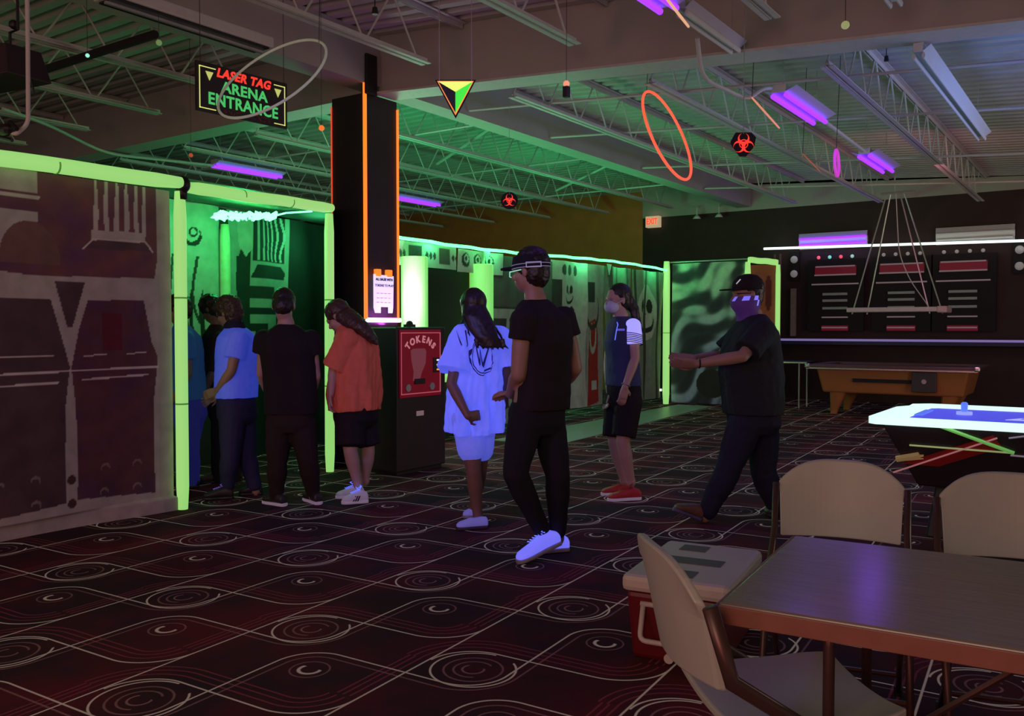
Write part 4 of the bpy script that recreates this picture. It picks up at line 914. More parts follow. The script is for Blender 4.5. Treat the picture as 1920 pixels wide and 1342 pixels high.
# ------------------------------------------------------------------ folding table
TA = R(4.5); TU, TV = Vector((math.cos(TA), math.sin(TA), 0)), Vector((-math.sin(TA), math.cos(TA), 0)); T0 = Vector((-.735, 1.865, 0)); TL, TW, TZ = 1.83, .745, .74
t = thing('folding_table', 'brown wood-grain folding table with edge band in the foreground', 'table', T0+TU*TL/2+TV*TW/2, TA)
def tbox(name, a0, b0, z0, a1, b1, z1, m, par, bev=0):
    bm = NB(); Mx = Matrix.Translation(T0) @ Matrix.Rotation(TA, 4, 'Z'); box(bm, a0, b0, z0, a1, b1, z1, Mx); return obj(name, bm, m, par, bev=bev)
def woodtop():
    m = mat('table_laminate', (.27, .20, .15, 1), .19, noise=.3, nscale=7, spec=.6); nt = m.node_tree
    mp = nt.nodes.new('ShaderNodeMapping'); mp.inputs['Scale'].default_value = (1.2, 14, 1); n = [q for q in nt.nodes if q.type == 'TEX_NOISE'][0]; tc = [q for q in nt.nodes if q.type == 'TEX_COORD'][0]
    nt.links.new(tc.outputs['Object'], mp.inputs[0]); nt.links.new(mp.outputs[0], n.inputs['Vector']); return m
tt = tbox('table_top', 0, 0, TZ-.022, TL, TW, TZ, woodtop(), t, .008)
bm = NB(); Mx = Matrix.Translation(T0) @ Matrix.Rotation(TA, 4, 'Z')
for q in ((-.004, -.006, TL+.004, .0), (-.006, 0, 0, TW), (-.004, TW, TL+.004, TW+.006)): box(bm, q[0], q[1], TZ-.045, q[2], q[3], TZ-.004, Mx)
obj('edge_band', bm, mat('edge_band', (.26, .10, .07, 1), .45), tt, bev=.002)
for a0 in (.22, TL-.30):
    bm = NB(); Mx = Matrix.Translation(T0) @ Matrix.Rotation(TA, 4, 'Z')
    tube(bm, [Mx @ Vector(p) for p in rounded([(a0, .10, .015), (a0, .10, TZ-.04), (a0, TW-.10, TZ-.04), (a0, TW-.10, .015)], .05)], .013, 8)
    tube(bm, [Mx @ Vector((a0, .10, .25)), Mx @ Vector((a0, TW-.10, .25))], .010, 6); lg = obj('leg_frame', bm, M['bronze'], t, smooth=True)
    for b0 in (.10, TW-.10):
        bm = NB(); q = Mx @ Vector((a0, b0, .0)); cyl(bm, q, q+Vector((0, 0, .03)), .018); obj('rubber_foot', bm, M['black'], lg)
    s = 1 if a0 < 1 else -1
    bm = NB(); tube(bm, [Mx @ Vector((a0, TW/2, .27)), Mx @ Vector((a0+s*.5, TW/2, TZ-.04))], .008, 6); obj('brace', bm, M['bronze'], lg)
# ------------------------------------------------------------------ folding chairs (local: seat faces -y, back at +y)
plast = mat('beige_plastic', (.44, .46, .42, 1), .45, noise=.05)
def panel(bm, W, Hh, th, fn, nx=20, ny=14):                 # rounded thick panel; fn(u,v)->(x,y,z)
    F, B = [], []
    for j in range(ny+1):
        for lst, o in ((F, 0), (B, 1)):
            row = []
            for i in range(nx+1):
                p, nrm = fn(i/nx*2-1, j/ny); row.append(bm.verts.new(p+nrm*(th*o)))
            lst.append(row)
    for L_, fl in ((F, 0), (B, 1)):
        for j in range(ny):
            for i in range(nx):
                q = (L_[j][i], L_[j][i+1], L_[j+1][i+1], L_[j+1][i]); bm.faces.new(q if not fl else q[::-1])
    for i in range(nx):
        bm.faces.new((F[0][i], F[0][i+1], B[0][i+1], B[0][i])); bm.faces.new((F[ny][i], F[ny][i+1], B[ny][i+1], B[ny][i]))
    for j in range(ny):
        bm.faces.new((F[j][0], F[j+1][0], B[j+1][0], B[j][0])); bm.faces.new((F[j][nx], F[j+1][nx], B[j+1][nx], B[j][nx]))
def chair(lab, loc, rz, grp='beige folding chairs around the table'):
    t = thing('folding_chair', lab, 'chair', loc, rz, grp)
    def backf(u, v):                                        # v: 0 bottom .. 1 top
        hw = .225*(1-.06*(1-v)) if v < .93 else .225
        zt = .56+.285*v; 
        if v > .55: zt -= (abs(u)**3.2)*.085*((v-.55)/.45)
        y = .235+.10*v*.6+.045*(1-u*u)-.0
        return Vector((u*hw, y, zt)), Vector((-u*.3, 1, .1)).normalized()
    bm = NB(); panel(bm, 0, 0, .024, backf); lobj('backrest', bm, plast, t, smooth=False, bev=.006)
    def seatf(u, v):
        hw = .20+.012*math.sin(v*PI); x = u*hw; y = -.20+.41*v
        if v < .2: x *= 1-.10*(1-v/.2)**2
        return Vector((x, y, .435+.02*(u*u)-.012*math.sin(v*PI)+.012*(1-v))), Vector((0, 0, 1))
    bm = NB(); panel(bm, 0, 0, .022, seatf); lobj('seat', bm, plast, t, bev=.006)
    for s in (-1, 1):
        bm = NB(); tube(bm, [(s*.232, -.24, .015), (s*.232, .02, .45), (s*.232, .235, .57+.02), (s*.232, .285, .755)], [.0125]*4, 8, flat=1.5); f1 = lobj('front_leg', bm, M['bronze'], t, smooth=True)
        bm = NB(); tube(bm, [(s*.21, .26, .015), (s*.21, -.10, .43)], .0115, 8); f2 = lobj('rear_leg', bm, M['bronze'], t, smooth=True)
        for f_, y in ((f1, -.245), (f2, .265)):
            bm = NB(); cyl(bm, (s*(.232 if f_ is f1 else .21), y, 0), (s*(.232 if f_ is f1 else .21), y-.004*s, .035), .016); lobj('rubber_foot', bm, M['black'], f_)
    bm = NB(); tube(bm, [(-.23, -.165, .14), (.23, -.165, .14)], .009, 6); tube(bm, [(-.21, .19, .1), (.21, .19, .1)], .009, 6); lobj('stretcher', bm, M['bronze'], t)
    return t
def cpos(a, b): return T0+TU*a+TV*b
chair('beige folding chair tucked in at the far side of the table, left one', (-.81, 3.15, -.0), TA+R(8))
chair('beige folding chair at far side of table, cut off by the right edge', (-.24, 3.18, 0), TA+R(10))
chair('nearest beige folding chair, seen from behind at the left end of the table', (-.66, 2.14, 0), R(132))
# ------------------------------------------------------------------ cooler
CA = R(8); t = thing('cooler', 'dark red cooler with white lid and white handle left of the table', 'cooler', (-1.50, 3.55, 0), CA)
red = mat('red_cooler', (.13, .006, .010, 1), .4, noise=.1); lidw = mat('white_lid', (.55, .50, .46, 1), .45, noise=.06)
bm = NB(); v = [bm.verts.new(p) for p in ((-.185, -.29, 0), (.185, -.29, 0), (.185, .29, 0), (-.185, .29, 0), (-.205, -.315, .28), (.205, -.315, .28), (.205, .315, .28), (-.205, .315, .28))]
for f in ((0, 3, 2, 1), (4, 5, 6, 7), (0, 1, 5, 4), (1, 2, 6, 5), (2, 3, 7, 6), (3, 0, 4, 7)): bm.faces.new([v[i] for i in f])
body = lobj('body', bm, red, t, bev=.02)
lid = lobj('lid', bx(-.22, -.33, .28, .22, .33, .35), lidw, t, bev=.022)
for a_ in ((-.12, .16, .0, .26), (-.16, -.06, .12, .04), (-.1, -.27, .06, -.17)): lobj('dark_inset', bx(a_[0], a_[1], .349, a_[2], a_[3], .353), mat('grey_inset', (.10, .08, .07, 1), .5), lid, bev=.002)
bm = NB(); tube(bm, rounded([(-.13, -.31, .24), (-.13, -.36, .10), (.05, -.36, .10), (.05, -.31, .24)], .03), .011, 8); tube(bm, [(-.14, -.315, .235), (.06, -.315, .235)], .011, 8); lobj('handle', bm, lidw, t, smooth=True)
bm = NB(); tube(bm, [(-.02, -.30, .03), (-.02, -.325, .03)], .02, 14); lobj('drain_plug', bm, lidw, t)
# ------------------------------------------------------------------ people
SK = {'tan': mat('skin_tan', (.36, .20, .14, 1), .5, noise=.06), 'brown': mat('skin_brown', (.20, .10, .065, 1), .5, noise=.06), 'light': mat('skin_light', (.48, .29, .22, 1), .5, noise=.06)}
LFT = -RT
def dirn(psi):                                              # 0 = facing away from camera, 90 = facing left in the photo
    a = R(psi); return (AW*math.cos(a)+LFT*math.sin(a)).normalized()
Z = Vector((0, 0, 1))
def limb(bm, pts, rad, n=14, flat=1.0, last=True):
    pts = [Vector(p) for p in pts]
    for (a, b), (r0, r1) in zip(zip(pts, pts[1:]), zip(rad, rad[1:])):
        d = (b-a); L = d.length; k = 5
        tube(bm, [a+d*(i/k) for i in range(k+1)], [r0+(r1-r0)*i/k for i in range(k+1)], n)
    for p, r in list(zip(pts, rad))[:None if last else -1]: ell(bm, p, r, r, r, nu=12, nv=8)
def leg(bm, h, k, a, s, ease=0, cut=None):                  # thigh, knee, calf bulge, ankle
    h, k, a = Vector(h), Vector(k), Vector(a); back = (k-(h+a)/2)
    c = k.lerp(a, .33); m1 = h.lerp(k, .5)
    P_ = [h, m1, k, c, k.lerp(a, .65), a]; r = [.086, .076, .056, .057, .044, .036]
    r = [q*s+ease for q in r]
    if cut is not None:                                     # shorts: stop at a fraction of the way h..k..a
        P_, r = [h, m1, h.lerp(k, cut)], [r[0], r[1], r[1]*.98]
    limb(bm, P_, r, last=cut is None)
def hand(bm, w, d, palm_n, s=1.0, curl=.35, thumb=1):
    # palm leaves the wrist w along d; palm_n is the palm's facing side; thumb +-1 picks the side
    w, d, n = Vector(w), Vector(d).normalized(), Vector(palm_n); n = (n-d*n.dot(d)).normalized(); side = d.cross(n)*thumb
    rs = []
    for t, hw, ht in ((-.01, .026, .020), (.02, .034, .017), (.06, .041, .015), (.09, .040, .013)):
        rs.append(ring(bm, w+d*t*s, side, n, hw*s, ht*s, 14, 2.6))
    skin(bm, rs)
    for i, (o, L) in enumerate(((.030, .072), (.010, .080), (-.010, .074), (-.029, .058))):
        base = w+d*.085*s+side*o*s; a = curl*(1+.15*i); p = base; pts = [base-d*.015*s]; ang = 0
        for j, f in enumerate((.45, .30, .25)):
            ang += a*(.7 if j == 0 else 1.0); dd = d*math.cos(ang)+n*math.sin(ang)+side*o*1.6; dd.normalize()
            p = p+dd*L*f*s; pts.append(p)
        limb(bm, pts, [.0098*s, .0095*s, .0088*s, .0075*s], 8)
    b = w+d*.02*s+side*.026*s; pts = [b, b+(d*.55+side*.8+n*.25).normalized()*.038*s]; pts.append(pts[-1]+(d*.9+side*.3+n*.35).normalized()*.030*s); pts.append(pts[-1]+(d+n*.4).normalized()*.024*s)
    limb(bm, pts, [.013*s, .011*s, .010*s, .0085*s], 8)
def head_axes(psi, pitch, roll=0):
    f = dirn(psi); l = Z.cross(f).normalized(); a = R(pitch)
    f2 = (f*math.cos(a)-Z*math.sin(a)).normalized(); u2 = (Z*math.cos(a)+f*math.sin(a)).normalized()
    return f2, l, u2
def HM(f, l, u): return Matrix((f, l, u)).transposed()      # columns: x=face, y=left, z=up
def head(bm, c, f, l, u, s=1.0):
    Rm = HM(f, l, u); E = lambda x, y, z, a, b, d: ell(bm, c+Rm @ Vector((x, y, z))*s, a*s, b*s, d*s, Rm)
    E(-.012, 0, .030, .097, .076, .088); E(.022, 0, -.040, .066, .060, .078); E(.045, 0, -.088, .034, .034, .026)   # skull, jaw, chin
    E(.074, 0, .018, .022, .052, .016)                      # brow
    E(.050, .034, -.030, .034, .026, .030); E(.050, -.034, -.030, .034, .026, .030)                                  # cheeks
    tube(bm, [c+Rm @ Vector((.080, 0, .012))*s, c+Rm @ Vector((.094, 0, -.012))*s, c+Rm @ Vector((.106, 0, -.030))*s, c+Rm @ Vector((.088, 0, -.042))*s], [.008*s, .011*s, .015*s, .012*s], 8)
    E(.080, 0, -.062, .014, .026, .007); E(.079, 0, -.074, .013, .022, .008)                                         # lips
    for q in (1, -1): E(-.008, q*.077, -.008, .019, .010, .032)
def torso_rings(bm, sp, psis, W, D, n=22, pw=2.4):
    rs = []
    for p, psi, w_, d_ in zip(sp, psis, W, D):
        f = dirn(psi); l = Z.cross(f); rs.append(ring(bm, Vector(p), l, f, w_, d_, n, pw))
    skin(bm, rs)
def shoe(person, heel, toe, m, sole_m, s=1.0, lab=None, lace=None, h=.085, stripe=None):
    heel, toe = Vector(heel), Vector(toe); d = (toe-heel); L = d.length; d.normalize(); side = Z.cross(d).normalized(); up = d.cross(side).normalized()
    if up.z < 0: up = -up
    bm = NB(); rs = []
    for t, w_, hh in ((0, .024, .05), (.04, .036, .068), (.2, .038, h), (.38, .038, h*.92), (.55, .043, .066), (.75, .048, .050), (.9, .042, .040), (.98, .026, .028), (1.0, .012, .018)):
        rs.append(ring(bm, heel+d*(t*L)+up*(.018+hh/2)*s, side, up, w_*s, hh/2*s, 16, 2.6))
    skin(bm, rs); o = fuse('shoe', bm, m, person, .006, it=2)
    if lab: o['label'] = lab
    bm = NB(); rs = []
    for t, w_ in ((-.01, .020), (.03, .036), (.2, .040), (.45, .040), (.72, .050), (.9, .044), (.99, .028), (1.02, .012)):
        rs.append(ring(bm, heel+d*(t*L)+up*.014*s, side, up, w_*s, .013*s, 14, 4))
    skin(bm, rs); obj('sole', bm, sole_m, o, smooth=False, bev=.003)
    if lace:
        bm = NB(); pts = []
        for i in range(13): t = .30+.03*i; pts.append(heel+d*(t*L)+up*(.018+h*(1.03-.9*max(0, t-.36)))*s+side*(.022*(1 if i % 2 else -1))*s)
        tube(bm, pts, .0035, 6)
        for q in (1, -1): tube(bm, [pts[0], pts[0]+up*.03+side*q*.03-d*.01, pts[0]+up*.012+side*q*.045+d*.03, pts[1]], .0035, 6)
        obj('lace', bm, lace, o)
    if stripe:
        bm = NB()
        for i in range(3):
            for q in (1, -1):
                a = heel+d*((.40+.08*i)*L)+side*q*.041*s; prism(bm, [(0, .024*s), (.010, .024*s), (-.008, .064*s), (-.018, .064*s)], .004*q, a, d, up)
        obj('stripe', bm, stripe, o)
    return o
def eyes(person, c, f, l, u, s=1.0):
    Rm = HM(f, l, u)
    for q in (1, -1):
        bm = NB(); ell(bm, c+Rm @ Vector((.079, q*.030, .004))*s, .012*s, .014*s, .009*s, Rm); obj('eye', bm, mat('eye', (.25, .22, .20, 1), .3), person, smooth=True)
def haircap(bm, c, f, l, u, s=1.0, big=1.0, face=.022):
    Rm = HM(f, l, u)
    ell(bm, c+Rm @ Vector((-face, 0, .042))*s, .098*s*big, .084*s*big, .092*s*big, Rm, 20, 14)
    ell(bm, c+Rm @ Vector((-.048, 0, -.012))*s, .066*s*big, .078*s*big, .085*s*big, Rm, 18, 12)
def lathey(px_pts, D): return [pt(x, y, D+dd) for x, y, dd in px_pts]
class P:                                                    # places a body from measured joint positions (photo x, y, depth offset)
    def __init__(s, D, label, **k): s.D = D; s.label = label; s.k = k
    def __call__(s, x, y, dd=0): return pt(x, y, s.D+dd)
def ground(v, z=0.0): v = Vector(v); v.z = z; return v
def build_person(D, label, psi, hd, hpsi, hpitch, neck, spine, W, Dp, arms, legs, skinm, hs=1.0, s=1.0, grp=None, arm=1.0):
    """arms: list of (shoulder, elbow, wrist, handdir, palm, thumb, curl); legs: list of (hip, knee, ankle)"""
    q = lambda a: pt(a[0], a[1], D+(a[2] if len(a) > 2 else 0))
    c = q(hd); f, l, u = head_axes(hpsi, hpitch); bm = NB(); head(bm, c, f, l, u, hs)
    nb = q(neck); limb(bm, [c-u*.055*hs-f*.015*hs, nb.lerp(c, .3)-f*.0, nb], [.052*hs, .054*hs, .064*hs])
    sp = [q(a) for a in spine]; torso_rings(bm, sp, [psi]*len(sp), [a*.90 for a in W], [a*.88 for a in Dp])
    J = {'arms': [], 'legs': []}
    for a in arms:
        sh, el, wr = q(a[0]), q(a[1]), q(a[2]); fm = el.lerp(wr, .3)
        shs = sh+(el-sh).normalized()*.03+(sp[-3]-sh)*.06; limb(bm, [shs, sh.lerp(el, .5), el, fm, wr], [q_*s*arm for q_ in (.050, .045, .038, .040, .026)])
        if a[3] is not None: hand(bm, wr, a[3], a[4], s, a[6], a[5])
        J['arms'].append((sh, el, wr))
    for h, k, an in legs:
        H_, K_, A_ = q(h), q(k), q(an); leg(bm, H_, K_, A_, s); J['legs'].append((H_, K_, A_))
        ell(bm, A_, .04*s, .04*s, .05*s)
    o = fuse('person', bm, skinm, None, .0075, it=3); tag(o, label, 'person', grp)
    J.update(c=c, f=f, l=l, u=u, sp=sp, neck=nb, q=q); return o, J
def shirt(o, J, psi, rings, W, Dp, sl, m, sleeve_r=(.075, .085), frac=.75, vox=.008, disp=.012, name='t_shirt', lean=None, n=24):
    bm = NB(); torso_rings(bm, [J['q'](a) for a in rings], [psi]*len(rings), W, Dp, n, 2.5)
    for (sh, el, wr), (r0, r1) in zip(J['arms'], sl):
        e = sh.lerp(el, frac); tube(bm, [sh, sh.lerp(e, .5), e], [r0, (r0+r1)/2, r1], 16); ell(bm, sh, r0, r0, r0)
    return fuse(name, bm, m, o, vox, disp, .10)
def trousers(o, J, psi, m, ease=.022, cut=None, W=.18, Dd=.13, top=None, name='trousers', s=1.0, disp=.010):
    bm = NB()
    for H_, K_, A_ in J['legs']: leg(bm, H_, K_, A_+(K_-A_).normalized()*.05 if cut is None else A_, s, ease, cut)
    hips = (J['legs'][0][0]+J['legs'][1][0])/2; t_ = J['q'](top) if top else hips+Z*.16
    torso_rings(bm, [hips-Z*.06, hips, hips.lerp(t_, .6), t_], [psi]*4, [W*.8, W, W, W*.92], [Dd*.8, Dd, Dd, Dd*.9])
    return fuse(name, bm, m, o, .009, disp, .10)
def fabric(n, c, em=None, es=0): return mat(n, c, .85, emit=em, es=es, noise=.15, nscale=25, spec=.2)
F = {'black': fabric('black_cotton', (.020, .014, .016, 1)), 'black2': fabric('black_polo', (.016, .013, .020, 1)), 'navy': fabric('navy_cloth', (.022, .020, .045, 1)), 'jeans': fabric('blue_jeans', (.035, .035, .10, 1)),
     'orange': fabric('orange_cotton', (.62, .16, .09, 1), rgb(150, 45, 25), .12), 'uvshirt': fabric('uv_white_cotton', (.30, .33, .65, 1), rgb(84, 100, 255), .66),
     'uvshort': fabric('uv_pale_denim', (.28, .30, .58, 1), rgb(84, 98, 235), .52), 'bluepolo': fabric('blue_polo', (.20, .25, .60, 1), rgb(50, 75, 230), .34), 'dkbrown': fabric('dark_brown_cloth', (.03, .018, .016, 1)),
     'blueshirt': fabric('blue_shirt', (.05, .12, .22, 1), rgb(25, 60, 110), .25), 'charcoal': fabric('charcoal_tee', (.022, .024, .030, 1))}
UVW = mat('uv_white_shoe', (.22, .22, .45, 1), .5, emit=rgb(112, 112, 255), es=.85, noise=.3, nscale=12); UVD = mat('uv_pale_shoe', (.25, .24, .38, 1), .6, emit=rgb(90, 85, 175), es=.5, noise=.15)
UVL = glow('uv_lace', rgb(105, 120, 255), 1.0); SOLE = mat('grey_sole', (.28, .25, .30, 1), .6); DSH = mat('dark_shoe', (.03, .02, .02, 1), .5); WSOLE = mat('pale_sole', (.42, .38, .42, 1), .6, emit=rgb(110, 95, 110), es=.5)
# --- 1 man in black t-shirt and cap, back to the camera -----------------
D = 5.15
o, J = build_person(D, 'man with back turned in black t-shirt, goggle strap and glowing blue-white trainers', 30, (993, 508), 62, 4, (1004, 562),
    [(1006, 790), (1008, 755), (1010, 700), (1014, 640), (1012, 595), (1006, 568)], [.14, .165, .145, .17, .185, .08], [.10, .115, .10, .12, .10, .06],
    [((982, 600, -.12), (973, 702, -.10), (958, 738, .20), dirn(40), -Z, 1, .5), ((1056, 598, .10), (1077, 690, .12), (1040, 735, .36), dirn(45), -Z, -1, .5)],
    [((984, 795, -.05), (966, 888, -.12), (1020, 1003, .05)), ((1028, 795, .06), (1046, 893, .02), (1046, 1008, .16))], SK['tan'], 1.04, 1.0, arm=1.25)
shirt(o, J, 30, [(1014, 768), (1018, 735), (1020, 690), (1019, 640), (1014, 598), (1006, 572), (1004, 562)], [.172, .165, .155, .178, .182, .115, .075], [.13, .125, .12, .135, .12, .085, .065], [(.078, .082), (.078, .085)], F['black'], frac=.36)
trousers(o, J, 30, F['black2'], .016, None, .172, .125, (1008, 752))
bm = NB(); haircap(bm, J['c'], J['f'], J['l'], J['u'], 1.04, 1.06, .020); fuse('hair', bm, M['hair'], o, .006, .012, .02, 1)
Rm = HM(J['f'], J['l'], J['u']); c = J['c']
bm = NB(); rs = [ring(bm, c+Rm @ Vector((-.012, 0, z)), Rm.col[0], Rm.col[1], a*1.04, b*1.04, 26) for z, a, b in ((.012, .112, .095), (.04, .112, .095), (.085, .103, .088), (.118, .07, .06), (.13, .02, .02))]; skin(bm, rs[:3], False)
prism(bm, [(.07, -.07), (.14, -.062), (.175, -.03), (.175, .03), (.14, .062), (.07, .07)], .012, c+Rm @ Vector((0, 0, .018)), Rm.col[0], Rm.col[1]); cap = obj('visor', bm, F['black2'], o, smooth=False)
bm = NB()
for z in (.016, .036): tube(bm, [c+Rm @ Vector((-.012+.116*math.cos(2*PI*i/32), .099*math.sin(2*PI*i/32), z)) for i in range(32)], .0025, 5, closed=True)
obj('strap_edge', bm, glow('pale_strap', rgb(110, 105, 135), .7), cap)
bm = NB(); B0 = c+Rm @ Vector((-.075, .092, .026)); uu = (Rm @ Vector((.8, .62, 0))).normalized()
for a_ in ((-.045, -.016, .045, -.012), (-.045, .012, .045, .016), (-.045, -.016, -.041, .016), (.041, -.016, .045, .016)): prism(bm, [(a_[0], a_[1]), (a_[2], a_[1]), (a_[2], a_[3]), (a_[0], a_[3])], .004, B0, uu, Rm.col[2])
obj('strap_buckle', bm, glow('pale_buckle', rgb(140, 130, 165), .75), cap)
bm = NB(); q0 = c+Rm @ Vector((.098, .062, .0)); tube(bm, [c+Rm @ Vector((.01, .088, .004)), q0, c+Rm @ Vector((.108, .03, .002))], .003, 6); tube(bm, [q0, q0-Z*.028, c+Rm @ Vector((.108, .03, -.028))], .003, 6); obj('glasses', bm, glow('glasses_rim_glint', rgb(150, 220, 190), .8), o)  # glint on the glasses is put into the rim as glow
bm = NB(); e_ = J['arms'][0][0].lerp(J['arms'][0][1], .42)
q = J['q']; h1, t1 = q((1050, 1024, .08)), q((972, 1053, -.08)); t1.z = .0; h1.z = .075
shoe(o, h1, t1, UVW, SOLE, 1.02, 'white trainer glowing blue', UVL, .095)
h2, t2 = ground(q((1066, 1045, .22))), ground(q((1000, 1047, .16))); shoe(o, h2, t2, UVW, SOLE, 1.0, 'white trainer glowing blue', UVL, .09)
# --- 2 girl in large glowing shirt --------------------------------------
D = 6.0
o, J = build_person(D, 'girl with long dark hair in oversized white shirt glowing blue, back turned', 20, (887, 578), 15, 8, (893, 608),
    [(886, 790), (888, 765), (893, 720), (897, 665), (898, 630), (895, 612)], [.13, .155, .12, .14, .155, .07], [.09, .11, .09, .10, .09, .055],
    [((866, 632, -.05), (846, 720, -.16), (877, 780, -.25), (RT+AW*.8), LFT, -1, .6), ((934, 632, .04), (950, 705, .06), (945, 762, .20), dirn(20)-Z*.6, RT, 1, .5)],
    [((879, 800, -.03), (888, 882, -.05), (896, 968, .02)), ((900, 800, .06), (899, 882, .10), (888, 955, .32))], SK['brown'], .97, .92)
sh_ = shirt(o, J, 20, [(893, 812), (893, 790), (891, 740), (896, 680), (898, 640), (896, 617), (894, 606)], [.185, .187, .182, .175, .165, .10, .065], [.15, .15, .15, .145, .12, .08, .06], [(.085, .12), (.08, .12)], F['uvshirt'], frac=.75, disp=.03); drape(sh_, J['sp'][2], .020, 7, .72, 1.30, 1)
bm = NB(); Bk = J['q']((906, 668, -.165)); inkb = mat('dark_blue_print', (.02, .02, .10, 1), .7, emit=rgb(15, 18, 90), es=.5)
for cx_, cy_, rx_, ry_, a0 in ((0, 0, .085, .125, 0), (0, 0, .072, .110, 0)):
    pts = [Bk+RT*(cx_+rx_*math.cos(2*PI*i/40))+Z*(cy_+ry_*math.sin(2*PI*i/40)) for i in range(40)]; tube(bm, pts, .0035, 5, closed=True)
tube(bm, [Bk+RT*x_+Z*z_ for x_, z_ in ((-.045, .09), (-.02, -.06), (0, .05), (.02, -.06), (.045, .09))], .006, 5)
tube(bm, [Bk+RT*x_+Z*z_-AW*.0 for x_, z_ in ((-.19, .20), (-.15, .10), (-.12, .02), (-.09, .09), (-.10, .19))], .005, 5)
pm = obj('back_print', bm, inkb, sh_)
k = pm.modifiers.new('w', 'SHRINKWRAP'); k.target = sh_; k.wrap_method = 'PROJECT'; k.use_project_x = False; k.use_project_y = False; k.use_project_z = False
pm.modifiers.clear()
k = pm.modifiers.new('w', 'SHRINKWRAP'); k.target = sh_; k.offset = .003; apply_mods(pm)
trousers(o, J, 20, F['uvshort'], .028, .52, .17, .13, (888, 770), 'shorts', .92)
bm = NB(); haircap(bm, J['c'], J['f'], J['l'], J['u'], .97, 1.10, .02)
hp = [(888, 572, -.04), (893, 592, -.09), (902, 612, -.12), (912, 632, -.15), (922, 652, -.17)]; rs = []
for (x, y, dd), w_, d_ in zip(hp, (.080, .098, .098, .082, .05), (.07, .065, .055, .045, .02)): rs.append(ring(bm, J['q']((x, y, dd)), RT, AW, w_, d_, 18, 2.2))
skin(bm, rs)
for i in range(7):
    x = 893+i*8.5; tube(bm, [J['q']((x-2, 635, -.16)), J['q']((x+2, 648, -.17)), J['q']((x+4+i, 657-abs(i-3), -.165))], [.014, .011, .004], 6)
for pts_ in (((868, 600, -.05), (860, 618, -.07), (852, 640, -.06)), ((872, 606, -.08), (878, 625, -.11), (886, 640, -.12)), ((925, 610, -.06), (938, 628, -.08), (946, 648, -.07))):
    tube(bm, [J['q'](a) for a in pts_], [.012, .010, .004], 6)
fuse('hair', bm, M['hair'], o, .006, .006, .03, 2)
q = J['q']; shoe(o, ground(q((914, 982, -.02))), ground(q((856, 984, -.08))), UVD, mat('dark_sole', (.04, .03, .05, 1), .6), .92, 'pale slip-on shoe', None, .07); shoe(o, ground(q((900, 966, .32))), ground(q((868, 962, .30))), UVD, SOLE, .85, 'pale slip-on shoe', None, .07)
# --- 3 masked woman -------------------------------------------------------
D = 7.05
o, J = build_person(D, 'woman in face mask, navy polo with striped glowing sleeve, black shorts and red trainers', 112, (1157, 562), 118, 2, (1164, 592),
    [(1167, 745), (1167, 722), (1166, 690), (1166, 645), (1167, 612), (1165, 597)], [.14, .16, .125, .14, .155, .065], [.105, .12, .10, .115, .09, .055],
    [((1187, 612, -.12), (1191, 672, -.14), (1172, 726, -.20), (LFT*.2-Z), dirn(20), 1, .3), ((1150, 614, .14), (1140, 680, .12), (1142, 735, -.0), (-Z), LFT, -1, .5)],
    [((1179, 752, -.07), (1168, 828, -.10), (1183, 903, -.04)), ((1158, 752, .08), (1152, 828, .06), (1170, 900, .12))], SK['light'], .98, .96)
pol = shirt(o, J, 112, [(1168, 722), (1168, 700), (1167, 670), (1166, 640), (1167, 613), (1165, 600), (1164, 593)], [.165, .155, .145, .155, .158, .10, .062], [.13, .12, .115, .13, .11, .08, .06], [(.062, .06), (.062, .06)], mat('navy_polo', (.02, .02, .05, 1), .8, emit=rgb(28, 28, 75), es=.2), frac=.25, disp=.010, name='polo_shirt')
bm = NB()
for sh, el, wr in J['arms'][:1]:
    tube(bm, [sh+Z*.012, sh.lerp(el, .22), sh.lerp(el, .55)], [.062, .066, .066], 18); ell(bm, sh+Z*.005, .064, .064, .06)
slv = fuse('sleeve', bm, glow('uv_white_sleeve', rgb(165, 160, 255), .85), pol, .006, it=1); slv['label'] = 'white sleeve with dark stripes'
bm = NB(); sh, el, wr = J['arms'][0]
for i in range(6):
    p_ = sh.lerp(el, .24+.055*i); ax = (el-sh).normalized(); tl = (ax+RT*-.25).normalized(); u_, v_ = frame(tl); tube(bm, [p_+u_*.0685*math.cos(2*PI*j/24)+v_*.0685*math.sin(2*PI*j/24) for j in range(24)], .0032, 5, closed=True)
obj('sleeve_stripe', bm, F['black'], slv)
bm = NB(); q = J['q']; tube(bm, [q((1152, 600, -.12)), q((1156, 606, -.13)), q((1153, 618, -.14)), q((1150, 636, -.145))], .006, 6); k_ = obj('collar_placket', bm, UVL, pol)
k = k_.modifiers.new('w', 'SHRINKWRAP'); k.target = pol; k.offset = .004; apply_mods(k_)
bm = NB(); box(bm, -.03, -.001, -.008, .03, .001, .008); bm.transform(Matrix.Translation(q((1164, 618, -.155))) @ Matrix((RT, AW, Z)).transposed().to_4x4()); obj('chest_logo', bm, glow('logo_violet', rgb(90, 85, 190), .7), pol)
trousers(o, J, 112, F['black'], .030, .88, .165, .13, (1168, 715), 'shorts', .95)
bm = NB(); haircap(bm, J['c'], J['f'], J['l'], J['u'], .98, 1.04, .030)
tube(bm, [q((1176, 560, .05)), q((1188, 580, .06)), q((1194, 606, .05)), q((1190, 622, .02))], [.05, .045, .035, .012], 12); fuse('hair', bm, M['hair'], o, .006, .012, .03, 1)
Rm = HM(J['f'], J['l'], J['u']); c = J['c']; bm = NB()
ell(bm, c+Rm @ Vector((.052, 0, -.052)), .062, .066, .058, Rm); fuse('face_mask', bm, mat('pale_mask', (.55, .58, .68, 1), .7), o, .005, it=1)
bm = NB()
